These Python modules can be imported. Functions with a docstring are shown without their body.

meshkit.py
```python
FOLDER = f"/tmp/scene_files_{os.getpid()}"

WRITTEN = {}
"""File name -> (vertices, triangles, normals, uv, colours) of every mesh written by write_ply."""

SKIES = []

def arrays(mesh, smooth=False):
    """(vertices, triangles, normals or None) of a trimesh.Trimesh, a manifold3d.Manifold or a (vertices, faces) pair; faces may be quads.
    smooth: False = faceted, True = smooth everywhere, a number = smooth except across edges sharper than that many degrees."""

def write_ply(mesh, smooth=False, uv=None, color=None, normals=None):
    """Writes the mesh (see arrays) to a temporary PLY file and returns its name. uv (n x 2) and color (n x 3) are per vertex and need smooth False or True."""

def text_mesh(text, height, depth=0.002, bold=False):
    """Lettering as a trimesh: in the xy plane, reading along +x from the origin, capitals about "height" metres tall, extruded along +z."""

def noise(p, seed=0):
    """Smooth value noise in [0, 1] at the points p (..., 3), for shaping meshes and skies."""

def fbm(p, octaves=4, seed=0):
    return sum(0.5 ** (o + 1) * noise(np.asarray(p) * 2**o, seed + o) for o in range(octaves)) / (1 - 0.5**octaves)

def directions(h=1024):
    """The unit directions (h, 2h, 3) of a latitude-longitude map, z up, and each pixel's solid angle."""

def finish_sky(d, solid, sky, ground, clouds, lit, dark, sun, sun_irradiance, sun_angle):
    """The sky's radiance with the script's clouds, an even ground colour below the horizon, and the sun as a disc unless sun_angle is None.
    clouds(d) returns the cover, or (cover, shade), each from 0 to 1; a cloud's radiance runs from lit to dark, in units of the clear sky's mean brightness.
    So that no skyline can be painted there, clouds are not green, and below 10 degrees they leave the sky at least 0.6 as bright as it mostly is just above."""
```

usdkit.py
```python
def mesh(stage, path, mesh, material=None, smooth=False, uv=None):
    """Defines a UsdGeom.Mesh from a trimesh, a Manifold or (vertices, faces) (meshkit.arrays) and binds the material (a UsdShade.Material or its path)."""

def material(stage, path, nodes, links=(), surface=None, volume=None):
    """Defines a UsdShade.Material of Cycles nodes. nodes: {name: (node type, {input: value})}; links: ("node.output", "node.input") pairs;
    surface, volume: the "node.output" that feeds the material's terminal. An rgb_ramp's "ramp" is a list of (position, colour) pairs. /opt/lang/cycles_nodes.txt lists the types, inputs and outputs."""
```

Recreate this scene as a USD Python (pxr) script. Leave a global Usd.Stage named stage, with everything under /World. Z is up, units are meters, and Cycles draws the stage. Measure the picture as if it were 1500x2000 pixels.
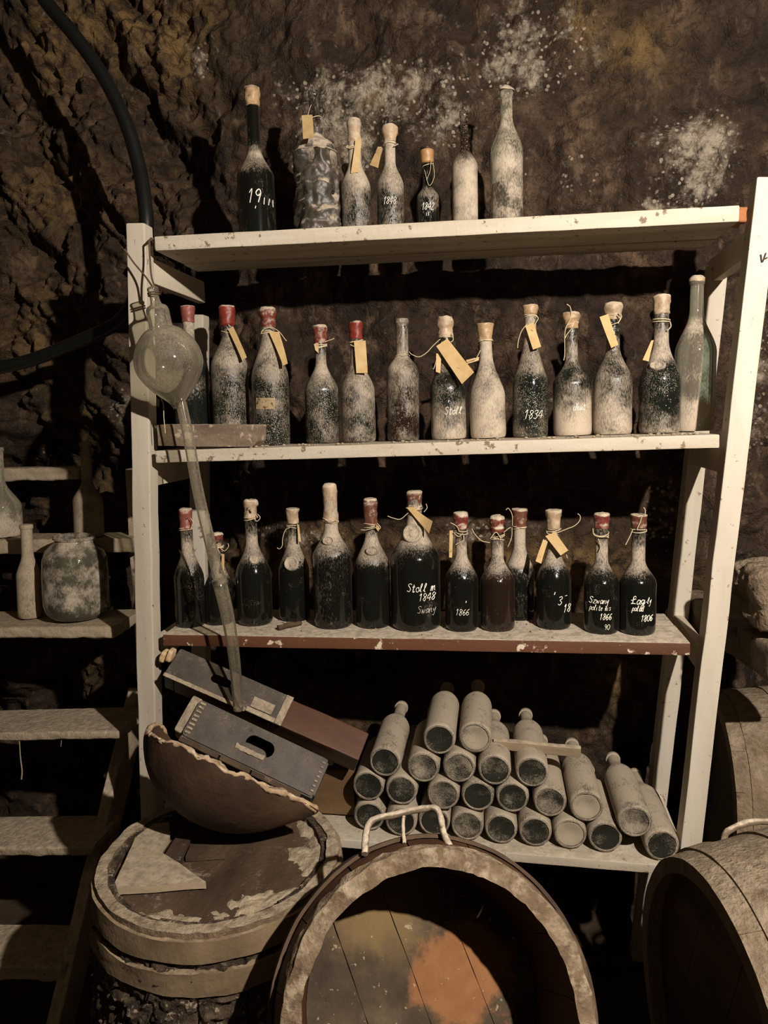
import math, random
import numpy as np, trimesh, usdkit, meshkit
from pxr import Usd, UsdGeom, UsdLux, Gf, Sdf, Vt
from meshkit import fbm, noise

stage = Usd.Stage.CreateInMemory()
UsdGeom.SetStageUpAxis(stage, UsdGeom.Tokens.z)
UsdGeom.SetStageMetersPerUnit(stage, 1.0)
UsdGeom.Xform.Define(stage, '/World')
UsdGeom.Scope.Define(stage, '/World/Looks')
rng = np.random.default_rng(7)
random.seed(7)

# ------------------------------------------------------------------ camera
W, H, F = 1500, 2000, 1450.0
YAW, PITCH, ROLL = math.radians(8.3), math.radians(7.47), math.radians(-0.9)
EYE = np.array([0.0, -1.48, 1.45])
fw = np.array([-math.sin(YAW) * math.cos(PITCH), math.cos(YAW) * math.cos(PITCH), -math.sin(PITCH)])
r0 = np.array([math.cos(YAW), math.sin(YAW), 0.0])
u0 = np.cross(r0, fw)
RT = math.cos(ROLL) * r0 + math.sin(ROLL) * u0
UP = -math.sin(ROLL) * r0 + math.cos(ROLL) * u0
cam = UsdGeom.Camera.Define(stage, '/World/camera')
cam.AddTransformOp().Set(Gf.Matrix4d(*RT, 0, *UP, 0, *(-fw), 0, *EYE, 1))
cam.CreateHorizontalApertureAttr(36.0)
cam.CreateVerticalApertureAttr(48.0)
cam.CreateFocalLengthAttr(36.0 * F / W)
cam.CreateClippingRangeAttr(Gf.Vec2f(0.02, 50))
cam.CreateExposureAttr(0.0)

# ------------------------------------------------------------------ light: one small lamp held up to the right of the viewer
LAMP = EYE + 0.64 * r0 + np.array([0, 0, 0.55])
lamp = UsdLux.SphereLight.Define(stage, '/World/lamp_light')
lamp.AddTranslateOp().Set(Gf.Vec3d(*LAMP))
lamp.CreateRadiusAttr(0.016)
lamp.CreateIntensityAttr(19500.0)
lamp.CreateColorAttr(Gf.Vec3f(1.0, 0.89, 0.80))
lamp.CreateNormalizeAttr(False)
dome = UsdLux.DomeLight.Define(stage, '/World/cellar_ambient')
dome.CreateIntensityAttr(0.012)
dome.CreateColorAttr(Gf.Vec3f(1.0, 0.85, 0.62))


def ray(px, py):
    d = fw + RT * (px - W / 2) / F - UP * (py - H / 2) / F
    return d


def at(px, py, Y):
    """The point on the upright plane y = Y seen at this pixel."""
    d = ray(px, py)
    return EYE + d * (Y - EYE[1]) / d[1]


def at_z(px, py, Z):
    d = ray(px, py)
    return EYE + d * (Z - EYE[2]) / d[2]


def depth(p):
    return float((np.asarray(p) - EYE) @ fw)


def at_d(px, py, D):
    return EYE + ray(px, py) * D


# ------------------------------------------------------------------ names and properties
_used = {}


def numbered(parent, name):
    k = (parent, name)
    n = _used.get(k, 0)
    _used[k] = n + 1
    return f'{parent}/{name}' if n == 0 else f'{parent}/{name}_{n:03d}'


def keys(prim, label=None, cat=None, group=None, kind=None):
    for k, v in (('label', label), ('category', cat), ('group', group), ('kind', kind)):
        if v:
            prim.SetCustomDataByKey(k, v)


def thing(name, label, cat, m=None, group=None, kind=None):
    path = numbered('/World', name)
    x = UsdGeom.Xform.Define(stage, path)
    if m is not None:
        x.AddTransformOp().Set(Gf.Matrix4d(*np.asarray(m).T.ravel().tolist()))
    keys(x.GetPrim(), label, cat, group, kind)
    return path


def obj(name, mesh, mat, parent='/World', smooth=40, label=None, cat=None, group=None, kind=None):
    path = numbered(parent, name)
    m = usdkit.mesh(stage, path, mesh, mat, smooth=smooth)
    keys(m.GetPrim(), label, cat, group, kind)
    return path


def frame(o, x, y, z):
    m = np.eye(4)
    m[:3, 0], m[:3, 1], m[:3, 2], m[:3, 3] = x, y, z, o
    return m


def unit(v):
    v = np.asarray(v, float)
    return v / np.linalg.norm(v)


# ------------------------------------------------------------------ shader graphs
class G:
    def __init__(self, name):
        self.name, self.nodes, self.links, self.k = name, {}, [], 0

    def n(self, kind, **kw):
        name = f'n{self.k}'
        self.k += 1
        vals = {}
        for k, v in kw.items():
            if isinstance(v, str) and v.startswith('@'):
                self.links.append((v[1:], f'{name}.{k}'))
            else:
                vals[k] = v
        self.nodes[name] = (kind, vals)
        return '@' + name + '.'

    def m(self, op, a, b=0.0, c=0.0, clamp=False):
        return self.n('math', math_type=op, value1=a, value2=b, value3=c, use_clamp=clamp) + 'value'

    def noise(self, vec, scale, detail=4.0, rough=0.55, dist=0.0):
        return self.n('noise_texture', vector=vec, scale=scale, detail=detail, roughness=rough, distortion=dist) + 'fac'

    def step(self, v, lo, hi, to0=0.0, to1=1.0):
        return self.n('map_range', range_type='smoothstep', value=v, from_min=lo, from_max=hi, to_min=to0, to_max=to1, clamp=True) + 'result'

    def mix(self, fac, a, b, t='mix'):
        return self.n('mix_color', blend_type=t, fac=fac, a=a, b=b) + 'result'

    def ramp(self, fac, stops, interp=True):
        return self.n('rgb_ramp', fac=fac, ramp=[(p, (c, c, c) if np.ndim(c) == 0 else c) for p, c in stops], interpolate=interp) + 'color'

    def obj(self, seed=0.0, scale=(1, 1, 1)):
        t = self.n('texture_coordinate') + 'object'
        return self.n('mapping', vector=t, location=(seed * 3.17, seed * 1.73, seed * 2.39), scale=scale) + 'vector'

    def done(self, surf, volume=None):
        return usdkit.material(stage, '/World/Looks/' + self.name, self.nodes, self.links, surface=surf[1:])


def c(r, g, b):
    """sRGB 0-255 to linear."""
    return tuple(((x / 255) / 12.92 if x / 255 < 0.04045 else ((x / 255 + 0.055) / 1.055) ** 2.4) for x in (r, g, b))


DUST = c(200, 185, 162)
DUST2 = c(160, 146, 122)


def dusty(name, cols, scale=6.0, stretch=(1, 1, 1), dust=0.5, dust_up=0.6, dustcol=DUST, rough=0.85, bump=0.4, bdist=0.004, seed=0.0, fine=120.0, spots=None, spot_scale=14.0, spot_lo=0.58, metal=0.0, spec=0.3):
    """Wood, iron, clay: two or three base tones in stretched noise, settled dust on surfaces that face up, chips or spots."""
    g = G(name)
    v = g.obj(seed, stretch)
    v1 = g.obj(seed + 1.3)
    a = g.noise(v, scale, 6.0, 0.62)
    stops = [(0.30 + 0.4 * i / (len(cols) - 1), k) for i, k in enumerate(cols)]
    col = g.ramp(a, stops)
    if spots is not None:
        sm = g.step(g.noise(v1, spot_scale, 5.0, 0.65), spot_lo, spot_lo + 0.06)
        col = g.mix(sm, col, spots)
    nz = g.n('separate_xyz', vector=g.n('geometry') + 'normal') + 'z'
    up = g.step(nz, -0.1, 0.85)
    big = g.noise(v1, scale * 1.7, 5.0, 0.6)
    fn = g.noise(v1, fine, 3.0, 0.6)
    amt = g.m('add', g.m('multiply', up, dust_up), dust)
    amt = g.m('add', amt, g.m('multiply', g.m('subtract', big, 0.5), 1.5))
    amt = g.m('add', amt, g.m('multiply', g.m('subtract', fn, 0.5), 0.9))
    d = g.step(amt, 0.30, 0.85)
    md = g.noise(v1, 62.0, 6.0, 0.7)
    dc = g.mix(g.step(md, 0.34, 0.62), tuple(0.58 * x for x in dustcol), dustcol)
    dc = g.mix(g.m('multiply', g.step(fn, 0.52, 0.70), 0.45), dc, tuple(0.5 * x for x in dustcol))
    col = g.mix(d, col, dc)
    h = g.m('add', g.m('multiply', a, 0.6), g.m('add', g.m('multiply', fn, 0.45), g.m('multiply', md, 0.6)))
    b = g.n('bump', height=h, strength=bump, distance=bdist) + 'normal'
    ro = g.m('add', rough, g.m('multiply', d, 0.95 - rough))
    p = g.n('principled_bsdf', base_color=col, roughness=ro, metallic=metal, specular_ior_level=spec, normal=b) + 'BSDF'
    return g.done(p)


_bm = [0]


def bottle_mat(Hb, stops, glass=(0.004, 0.006, 0.004), clear=False, big=0.8, fine=0.9, speck=0.35, film=0.008, seed=None, dustcol=DUST, up=0.0, axis='z', tint=(0.75, 0.85, 0.78)):
    """Dark wine glass under cellar dust; stops: dust by height along the bottle (0 bare .. 1 covered)."""
    k = _bm[0]
    _bm[0] += 1
    seed = 11.0 + k * 1.37 if seed is None else seed
    g = G(f'bottle_glass_{k:03d}')
    v = g.obj(seed)
    vs = g.obj(seed, (1, 1, 0.35))
    o = g.n('texture_coordinate') + 'object'
    z = g.m('divide', g.n('separate_xyz', vector=o) + axis, Hb)
    d = g.ramp(z, stops)
    nb = g.noise(v, 22.0, 5.0, 0.6)
    nf = g.noise(vs, 420.0, 4.0, 0.72)
    d = g.m('add', d, g.m('multiply', g.m('subtract', nb, 0.5), big * 1.6))
    d = g.m('add', d, g.m('multiply', g.m('subtract', nf, 0.5), fine * 1.3))
    if up:
        nz = g.n('separate_xyz', vector=g.n('geometry') + 'normal') + 'z'
        d = g.m('add', d, g.m('multiply', g.step(nz, -0.5, 0.6), up))
    mask = g.step(d, 0.12, 1.02)
    vo = g.n('voronoi_texture', vector=v, scale=150.0) + 'distance'
    spk = g.m('multiply', g.step(vo, 0.10, 0.24, 1.0, 0.0), g.step(g.m('add', nf, speck - 0.45), 0.42, 0.60))
    vo2 = g.n('voronoi_texture', vector=v, scale=420.0) + 'distance'
    spk2 = g.m('multiply', g.step(vo2, 0.2, 0.42, 0.5, 0.0), g.step(g.m('add', nb, speck - 0.4), 0.40, 0.66))
    mask = g.m('maximum', mask, g.m('maximum', g.m('multiply', spk, 0.9), spk2))
    mask = g.m('maximum', mask, film)
    dc = g.mix(nf, tuple(0.65 * x for x in dustcol), dustcol)
    b = g.n('bump', height=mask, strength=0.5, distance=0.0008) + 'normal'
    if not clear:
        col = g.mix(mask, glass, dc)
        ro = g.m('add', 0.10, g.m('multiply', mask, 0.85))
        s = g.n('principled_bsdf', base_color=col, roughness=ro, specular_ior_level=g.m('subtract', 0.5, g.m('multiply', mask, 0.4)), normal=b, sheen_weight=0.06, sheen_roughness=0.4, sheen_tint=DUST) + 'BSDF'
    else:
        gl = g.n('mix_closure', fac=g.n('fresnel', IOR=1.5) + 'fac', closure1=g.n('transparent_bsdf', color=tint) + 'BSDF', closure2=g.n('glossy_bsdf', color=(1, 1, 1), roughness=0.06) + 'BSDF') + 'closure'
        df = g.n('principled_bsdf', base_color=dc, roughness=0.95, normal=b) + 'BSDF'
        s = g.n('mix_closure', fac=mask, closure1=gl, closure2=df) + 'closure'
    return g.done(s)


def flat(name, col, rough=0.7, var=0.25, scale=60.0, metal=0.0, bump=0.2, spec=0.4):
    g = G(name)
    a = g.noise(g.obj(0.4), scale, 4.0, 0.6)
    cc = g.mix(a, tuple(x * (1 - var) for x in col), tuple(min(1, x * (1 + var)) for x in col))
    b = g.n('bump', height=a, strength=bump, distance=0.001) + 'normal'
    return g.done(g.n('principled_bsdf', base_color=cc, roughness=rough, metallic=metal, normal=b, specular_ior_level=spec) + 'BSDF')


# ------------------------------------------------------------------ mesh helpers
def cat(ms):
    return trimesh.util.concatenate(ms)


def tube(points, r, sides=8, cap=True):
    p = np.asarray(points, float)
    n = len(p)
    t = np.gradient(p, axis=0)
    t /= np.linalg.norm(t, axis=1, keepdims=True) + 1e-12
    a = np.cross(t[0], [0, 0, 1.0] if abs(t[0][2]) < 0.9 else [1.0, 0, 0])
    a /= np.linalg.norm(a)
    A = []
    for i in range(n):
        a = a - t[i] * (a @ t[i])
        a /= np.linalg.norm(a) + 1e-12
        A.append(a)
    A = np.array(A)
    B = np.cross(t, A)
    R = np.broadcast_to(r, (n,)).astype(float)
    an = np.arange(sides) * 2 * np.pi / sides
    v = p[:, None] + R[:, None, None] * (np.cos(an)[None, :, None] * A[:, None] + np.sin(an)[None, :, None] * B[:, None])
    v = v.reshape(-1, 3)
    i, j = np.meshgrid(np.arange(n - 1), np.arange(sides), indexing='ij')
    q = np.stack([i * sides + j, i * sides + (j + 1) % sides, (i + 1) * sides + (j + 1) % sides, (i + 1) * sides + j], -1).reshape(-1, 4)
    f = [q[:, [0, 1, 2]], q[:, [0, 2, 3]]]
    if cap:
        s, e = len(v), len(v) + 1
        v = np.vstack([v, p[0], p[-1]])
        k = np.arange(sides)
        f.append(np.stack([np.full(sides, s), (k + 1) % sides, k], 1))
        f.append(np.stack([np.full(sides, e), (n - 1) * sides + k, (n - 1) * sides + (k + 1) % sides], 1))
    return trimesh.Trimesh(v, np.vstack(f), process=False)


def spline(pts, n=40):
    """Catmull-Rom through the points."""
    p = np.asarray(pts, float)
    if len(p) == 2:
        return p[0] + (p[1] - p[0]) * np.linspace(0, 1, n)[:, None]
    q = np.vstack([2 * p[0] - p[1], p, 2 * p[-1] - p[-2]])
    out = []
    s = np.linspace(0, len(p) - 1, n)
    for x in s:
        i = min(int(x), len(p) - 2)
        t = x - i
        a, b, cc, d = q[i], q[i + 1], q[i + 2], q[i + 3]
        out.append(0.5 * ((2 * b) + (cc - a) * t + (2 * a - 5 * b + 4 * cc - d) * t * t + (3 * b - a - 3 * cc + d) * t ** 3))
    return np.array(out)


def lathe(prof, n=40):
    """prof: (r, z) from the bottom centre outwards and up; closed where r = 0."""
    pr = np.asarray(prof, float)
    an = np.arange(n) * 2 * np.pi / n
    v, rows = [], []
    for r, z in pr:
        if r < 1e-6:
            rows.append([len(v)] * n)
            v.append((0, 0, z))
        else:
            rows.append(list(range(len(v), len(v) + n)))
            v += [(r * math.cos(x), r * math.sin(x), z) for x in an]
    f = []
    for a, b in zip(rows[:-1], rows[1:]):
        for j in range(n):
            k = (j + 1) % n
            if a[j] != a[k]:
                f.append((a[j], a[k], b[k]))
            if b[j] != b[k]:
                f.append((a[j], b[k], b[j]))
    return trimesh.Trimesh(np.array(v), np.array(f), process=False)


def rough(m, amp, scale, seed=0, octaves=4):
    """Pushes every vertex along three fields of noise (welded shape, no cracks)."""
    v = np.array(m.vertices)
    d = np.stack([fbm(v * scale + 17.3 * k, octaves, seed + k) - 0.5 for k in range(3)], 1)
    m.vertices = v + 2 * amp * d
    return m


def rbox(size, r=0.003, edge=0.03, amp=0.0, nscale=20, seed=0):
    h = np.asarray(size, float) / 2
    nn = [max(2, int(math.ceil(2 * x / edge)) + 1) for x in h]
    ax = []
    for x, n in zip(h, nn):
        rr = min(r, x * 0.45)
        ax.append(np.concatenate([[-x], np.linspace(-x + rr, x - rr, n), [x]]))
    vs, fs, base = [], [], 0
    for k in range(3):
        i, j = (k + 1) % 3, (k + 2) % 3
        for s in (-1, 1):
            A, B = np.meshgrid(ax[i], ax[j], indexing='ij')
            p = np.zeros(A.shape + (3,))
            p[..., i], p[..., j], p[..., k] = A, B, s * h[k]
            na, nb = A.shape
            ii, jj = np.meshgrid(np.arange(na - 1), np.arange(nb - 1), indexing='ij')
            q = np.stack([ii * nb + jj, (ii + 1) * nb + jj, (ii + 1) * nb + jj + 1, ii * nb + jj + 1], -1).reshape(-1, 4)
            if s < 0:
                q = q[:, ::-1]
            fs.append(np.vstack([q[:, [0, 1, 2]], q[:, [0, 2, 3]]]) + base)
            vs.append(p.reshape(-1, 3))
            base += na * nb
    m = trimesh.Trimesh(np.vstack(vs), np.vstack(fs), process=False)
    m.merge_vertices()
    v = np.array(m.vertices)
    rr = np.minimum(r, h * 0.45)
    inner = np.clip(v, -h + rr, h - rr)
    d = (v - inner) / rr
    L = np.linalg.norm(d, axis=1, keepdims=True)
    v = inner + np.where(L > 1, d / np.maximum(L, 1e-9), d) * rr
    m.vertices = v
    if amp:
        rough(m, amp, nscale, seed)
    return m


def place(m, o, x, y, z):
    m = m.copy()
    m.apply_transform(frame(o, x, y, z))
    return m


def beam(p, q, w, t, up=(0, 0, 1), **kw):
    """A timber from p to q: w across (perpendicular to up), t along up."""
    p, q = np.asarray(p, float), np.asarray(q, float)
    x = unit(q - p)
    y = unit(np.cross(up, x))
    z = np.cross(x, y)
    return place(rbox((np.linalg.norm(q - p), w, t), **kw), (p + q) / 2, x, y, z)

# ================================================================== THE SETTING
WY = 0.395            # the back wall's mean plane
FLOOR_Z = 0.08


def gauss(X, Z, px, py, rx, rz=None):
    p = at(px, py, WY)
    s = depth(p) / F
    rz = rx if rz is None else rz
    return np.exp(-(((X - p[0]) / (rx * s)) ** 2 + ((Z - p[2]) / (rz * s)) ** 2))


def wall_grid(xs, zs):
    X, Z = np.meshgrid(xs, zs, indexing='ij')
    P = np.stack([X, Z, np.zeros_like(X)], -1)
    left = np.clip((-0.52 - X) / 0.35, 0, 1)
    left = left * left * (3 - 2 * left)
    # diagonal beds in the rock on the left, a lumpy daubed face on the right
    a, b = math.cos(math.radians(-48)), math.sin(math.radians(-48))
    U, V = a * X + b * Z, -b * X + a * Z
    Q = np.stack([U * 3.2, V * 11.0, np.zeros_like(X)], -1)
    beds = fbm(Q, 5, 31) - 0.5
    ridg = 1 - np.abs(2 * fbm(np.stack([U * 6, V * 17, np.zeros_like(X) + 3.3], -1), 4, 57) - 1)
    big = fbm(P * 2.3, 3, 3) - 0.5
    mid = fbm(P * 9.0, 4, 5) - 0.5
    fine = fbm(P * 34.0, 3, 8) - 0.5
    grit = fbm(P * 95.0, 2, 9) - 0.5
    y = WY - 0.05 * big - 0.075 * mid - 0.030 * fine - 0.007 * grit
    tb = beds * 9
    fr_ = tb - np.floor(tb)
    terr = (np.floor(tb) + np.clip((fr_ - 0.5) * 2.6, 0, 1)) / 9
    y -= left * (0.16 * terr + 0.05 * beds + 0.02 * (ridg - 0.6) + 0.05 * fine)
    low = np.clip((1.55 - Z) / 0.25, 0, 1)
    y += left * low * 0.12
    y += 0.06 * left
    # keep the rack's place clear
    inrack = (X > -0.62) & (X < 0.75) & (Z < 1.9)
    y = np.where(inrack, np.maximum(y, 0.352), y)
    lowz = np.clip((1.0 - Z) / 0.12, 0, 1) * np.clip((X + 0.75) / 0.1, 0, 1)
    y = y + 0.09 * lowz * lowz * (3 - 2 * lowz)
    rr = np.clip((X - 0.66) / 0.12, 0, 1) * np.clip((1.22 - Z) / 0.2, 0, 1)
    y = y + 0.30 * rr
    # stains: pale salt bloom, ochre, soot
    n1, n2, n3 = fbm(P * 22, 4, 71), fbm(P * 60, 3, 72), fbm(P * 5, 4, 73)
    g = 0
    for q in ((610, 190, 75, 60), (650, 255, 60, 70), (690, 300, 40), (800, 190, 85, 50), (870, 240, 60, 60), (760, 150, 60, 30), (1385, 340, 55, 45), (1370, 262, 60, 40), (1340, 300, 70), (590, 330, 30), (1130, 340, 40), (700, 240, 60),
              (380, 100, 40), (980, 110, 70), (1070, 90, 90), (1010, 330, 40), (1290, 410, 70, 25), (30, 900, 60, 30), (560, 1045, 120, 25), (950, 1040, 90, 30), (1290, 1000, 40, 90), (210, 790, 40, 40), (1480, 700, 30, 200)):
        g = g + gauss(X, Z, *q) * 1.0
    salt = np.clip(g * (0.25 + 1.1 * n1) - 0.30, 0, 1) * np.clip(0.3 + 1.4 * n2, 0, 1)
    salt = np.clip(g * (0.35 + 0.9 * n1), 0, 1)
    och = 0
    for q in ((190, 40, 150, 60), (60, 60, 90), (100, 360, 120, 60), (60, 640, 90), (90, 830, 60), (1140, 40, 40, 60), (100, 990, 60), (200, 1340, 90, 40), (730, 190, 18), (640, 1040, 40), (330, 60, 90), (1250, 110, 60), (980, 1400, 200, 45), (720, 1120, 330, 60), (1120, 1120, 200, 60), (620, 1400, 120, 40), (1230, 1330, 60)):
        och = och + gauss(X, Z, *q)
    och = np.clip(och * (0.2 + 1.2 * fbm(P * 13, 4, 77)), 0, 1) + 0.25 * left * np.clip(n3 * 2 - 0.8, 0, 1)
    och = np.clip(och, 0, 1)
    soot = np.clip(2.2 * (fbm(P * 6, 4, 79) - 0.42), 0, 1)
    return X, y, Z, np.stack([salt, och, soot], -1)


def grid_mesh(X, Y, Z, flip=False):
    n, m = X.shape
    i, j = np.meshgrid(np.arange(n - 1), np.arange(m - 1), indexing='ij')
    q = np.stack([i * m + j, (i + 1) * m + j, (i + 1) * m + j + 1, i * m + j + 1], -1).reshape(-1, 4)
    if flip:
        q = q[:, ::-1]
    return trimesh.Trimesh(np.stack([X, Y, Z], -1).reshape(-1, 3), np.vstack([q[:, [0, 1, 2]], q[:, [0, 2, 3]]]), process=False)


def rock_mat():
    g = G('cellar_rock')
    v = g.obj(0.0)
    st = g.n('separate_color', color=g.n('attribute', attribute='stain') + 'color')
    a = g.noise(v, 9.0, 7.0, 0.66)
    b = g.noise(v, 55.0, 5.0, 0.66)
    d = g.noise(g.obj(4.0, (1.0, 1.0, 0.45)), 21.0, 6.0, 0.66)
    col = g.ramp(a, [(0.32, c(36, 27, 20)), (0.46, c(54, 41, 30)), (0.57, c(72, 56, 42)), (0.70, c(100, 81, 62))])
    col = g.mix(g.m('multiply', g.step(d, 0.52, 0.68), 0.75), col, c(112, 92, 72))
    col = g.mix(g.m('multiply', g.step(b, 0.48, 0.64), 0.65), col, c(34, 26, 19))
    e = g.noise(g.obj(9.0), 27.0, 6.0, 0.7)
    col = g.mix(g.m('multiply', g.step(e, 0.50, 0.64), 0.6), col, c(36, 28, 20))
    col = g.mix(g.m('multiply', st + 'g', g.step(g.noise(g.obj(5.0), 30.0, 5.0, 0.65), 0.36, 0.62)), col, c(122, 98, 60))
    col = g.mix(g.m('multiply', st + 'b', 0.55), col, c(44, 36, 28))
    sm = g.m('add', g.m('multiply', st + 'r', 0.58), g.m('multiply', g.m('subtract', b, 0.5), 1.5))
    sm = g.m('add', sm, g.m('multiply', g.m('subtract', g.noise(g.obj(12.0), 13.0, 6.0, 0.68), 0.5), 1.9))
    sm = g.m('multiply', g.step(sm, 0.26, 1.05), 0.72)
    vo = g.n('voronoi_texture', vector=v, scale=62.0)
    rad_ = g.m('add', 0.10, g.m('multiply', g.noise(g.obj(14.0), 40.0, 2.0, 0.5), 0.35))
    gr = g.m('multiply', g.step(g.m('subtract', vo + 'distance', rad_), -0.08, 0.02, 1.0, 0.0), g.step(g.m('add', st + 'r', g.m('multiply', g.noise(g.obj(15.0), 24.0, 3.0, 0.6), 0.9)), 0.66, 1.05))
    sm = g.m('maximum', sm, g.m('multiply', gr, 0.6))
    col = g.mix(sm, col, c(196, 184, 162))
    h = g.m('add', g.m('multiply', b, 0.6), g.m('multiply', g.noise(v, 190.0, 3.0, 0.6), 0.4))
    bp = g.n('bump', height=h, strength=1.0, distance=0.016) + 'normal'
    return g.done(g.n('principled_bsdf', base_color=col, roughness=0.82, specular_ior_level=0.25, normal=bp) + 'BSDF')


M_ROCK = rock_mat()
xs = np.concatenate([np.linspace(-3.2, -1.32, 60)[:-1], np.linspace(-1.32, 1.12, 400), np.linspace(1.12, 3.2, 60)[1:]])
zs = np.concatenate([np.linspace(-0.05, 0.4, 40)[:-1], np.linspace(0.4, 2.85, 400), np.linspace(2.85, 3.3, 20)[1:]])
X, Y, Z, ST = wall_grid(xs, zs)
path = obj('wall_back', grid_mesh(X, Y, Z), M_ROCK, smooth=True, label='rough dark rock and clay cellar wall with pale salt blooms behind the rack', kind='structure')
UsdGeom.PrimvarsAPI(stage.GetPrimAtPath(path)).CreatePrimvar('stain', Sdf.ValueTypeNames.Color3fArray, 'vertex').Set(Vt.Vec3fArray.FromNumpy(ST.reshape(-1, 3).astype(np.float32)))

M_ROCK2 = dusty('cellar_earth', [c(40, 32, 24), c(70, 56, 42), c(96, 80, 60)], scale=5, dust=-0.3, dust_up=0.25, bump=0.8, bdist=0.01)


def side_grid(n, m, f):
    a, b = np.meshgrid(np.linspace(0, 1, n), np.linspace(0, 1, m), indexing='ij')
    X, Y, Z = f(a, b)
    P = np.stack([X, Y, Z], -1)
    d = 0.10 * (fbm(P * 3, 5, 12) - 0.5)
    return X, Y, Z, d


X, Y, Z, d = side_grid(70, 70, lambda a, b: (-3.1 + 6.2 * a, -3.4 + 4.1 * b, FLOOR_Z + 0 * a))
obj('floor', grid_mesh(X, Y, Z + d * 0.25 - 0.02), M_ROCK2, smooth=True, label='dark trodden earth floor of the cellar', kind='structure')
X, Y, Z, d = side_grid(60, 60, lambda a, b: (-3.1 + 6.2 * a, -3.4 + 4.1 * b, 3.2 - 0.25 * (a * 2 - 1) ** 2))
obj('ceiling', grid_mesh(X, Y, Z + d, True), M_ROCK2, smooth=True, label='rough dark rock vault overhead', kind='structure')
X, Y, Z, d = side_grid(60, 60, lambda a, b: (-3.0 + 0 * a, -3.4 + 4.1 * a, 3.3 * b))
obj('wall_left', grid_mesh(X + d, Y, Z, True), M_ROCK2, smooth=True, label='dark rock side wall on the left', kind='structure')
X, Y, Z, d = side_grid(60, 60, lambda a, b: (3.0 + 0 * a, -3.4 + 4.1 * a, 3.3 * b))
obj('wall_right', grid_mesh(X + d, Y, Z), M_ROCK2, smooth=True, label='dark rock side wall on the right', kind='structure')

# ================================================================== THE RACK
M_WHITE = dusty('whitewashed_wood', [c(172, 162, 142), c(190, 181, 162), c(202, 194, 178)], scale=9, stretch=(1, 1, 0.16), dust=-0.25, dust_up=0.5, rough=0.6, bump=0.25, bdist=0.002, spots=c(128, 110, 88), spot_scale=55, spot_lo=0.625)
M_WHITE_EDGE = dusty('whitewashed_shelf', [c(156, 144, 122), c(182, 172, 152), c(200, 192, 174)], scale=14, stretch=(0.12, 1, 1), dust=-0.2, dust_up=0.75, rough=0.65, bump=0.5, bdist=0.003, spots=c(118, 102, 80), spot_scale=45, spot_lo=0.605, dustcol=c(205, 193, 168))
M_RED_EDGE = dusty('red_brown_shelf', [c(76, 46, 31), c(98, 62, 42), c(84, 54, 38)], scale=9, stretch=(0.15, 1, 1), dust=-0.45, dust_up=1.5, rough=0.6, bump=0.5, bdist=0.003, spots=c(206, 192, 164), spot_scale=30, spot_lo=0.59, dustcol=c(202, 189, 166))
M_RAIL = dusty('whitewashed_rail', [c(190, 178, 152), c(210, 200, 176), c(220, 210, 188)], scale=8, stretch=(1, 0.15, 1), dust=-0.35, dust_up=0.5, rough=0.65)

rack = thing('shelving_rack', 'tall whitewashed wooden rack with four shelves, standing against the rock wall', 'shelving rack')


def post(pa, pb, Yf, ztop=None):
    a, b = at(*pa, Yf), at(*pb, Yf)
    u = (b - a) / (b[2] - a[2])
    foot = a + u * (FLOOR_Z - 0.005 - a[2])
    top = a if ztop is None else a + u * (ztop - a[2])
    return foot + np.array([0, 0.021, 0]), top + np.array([0, 0.021, 0])


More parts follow.
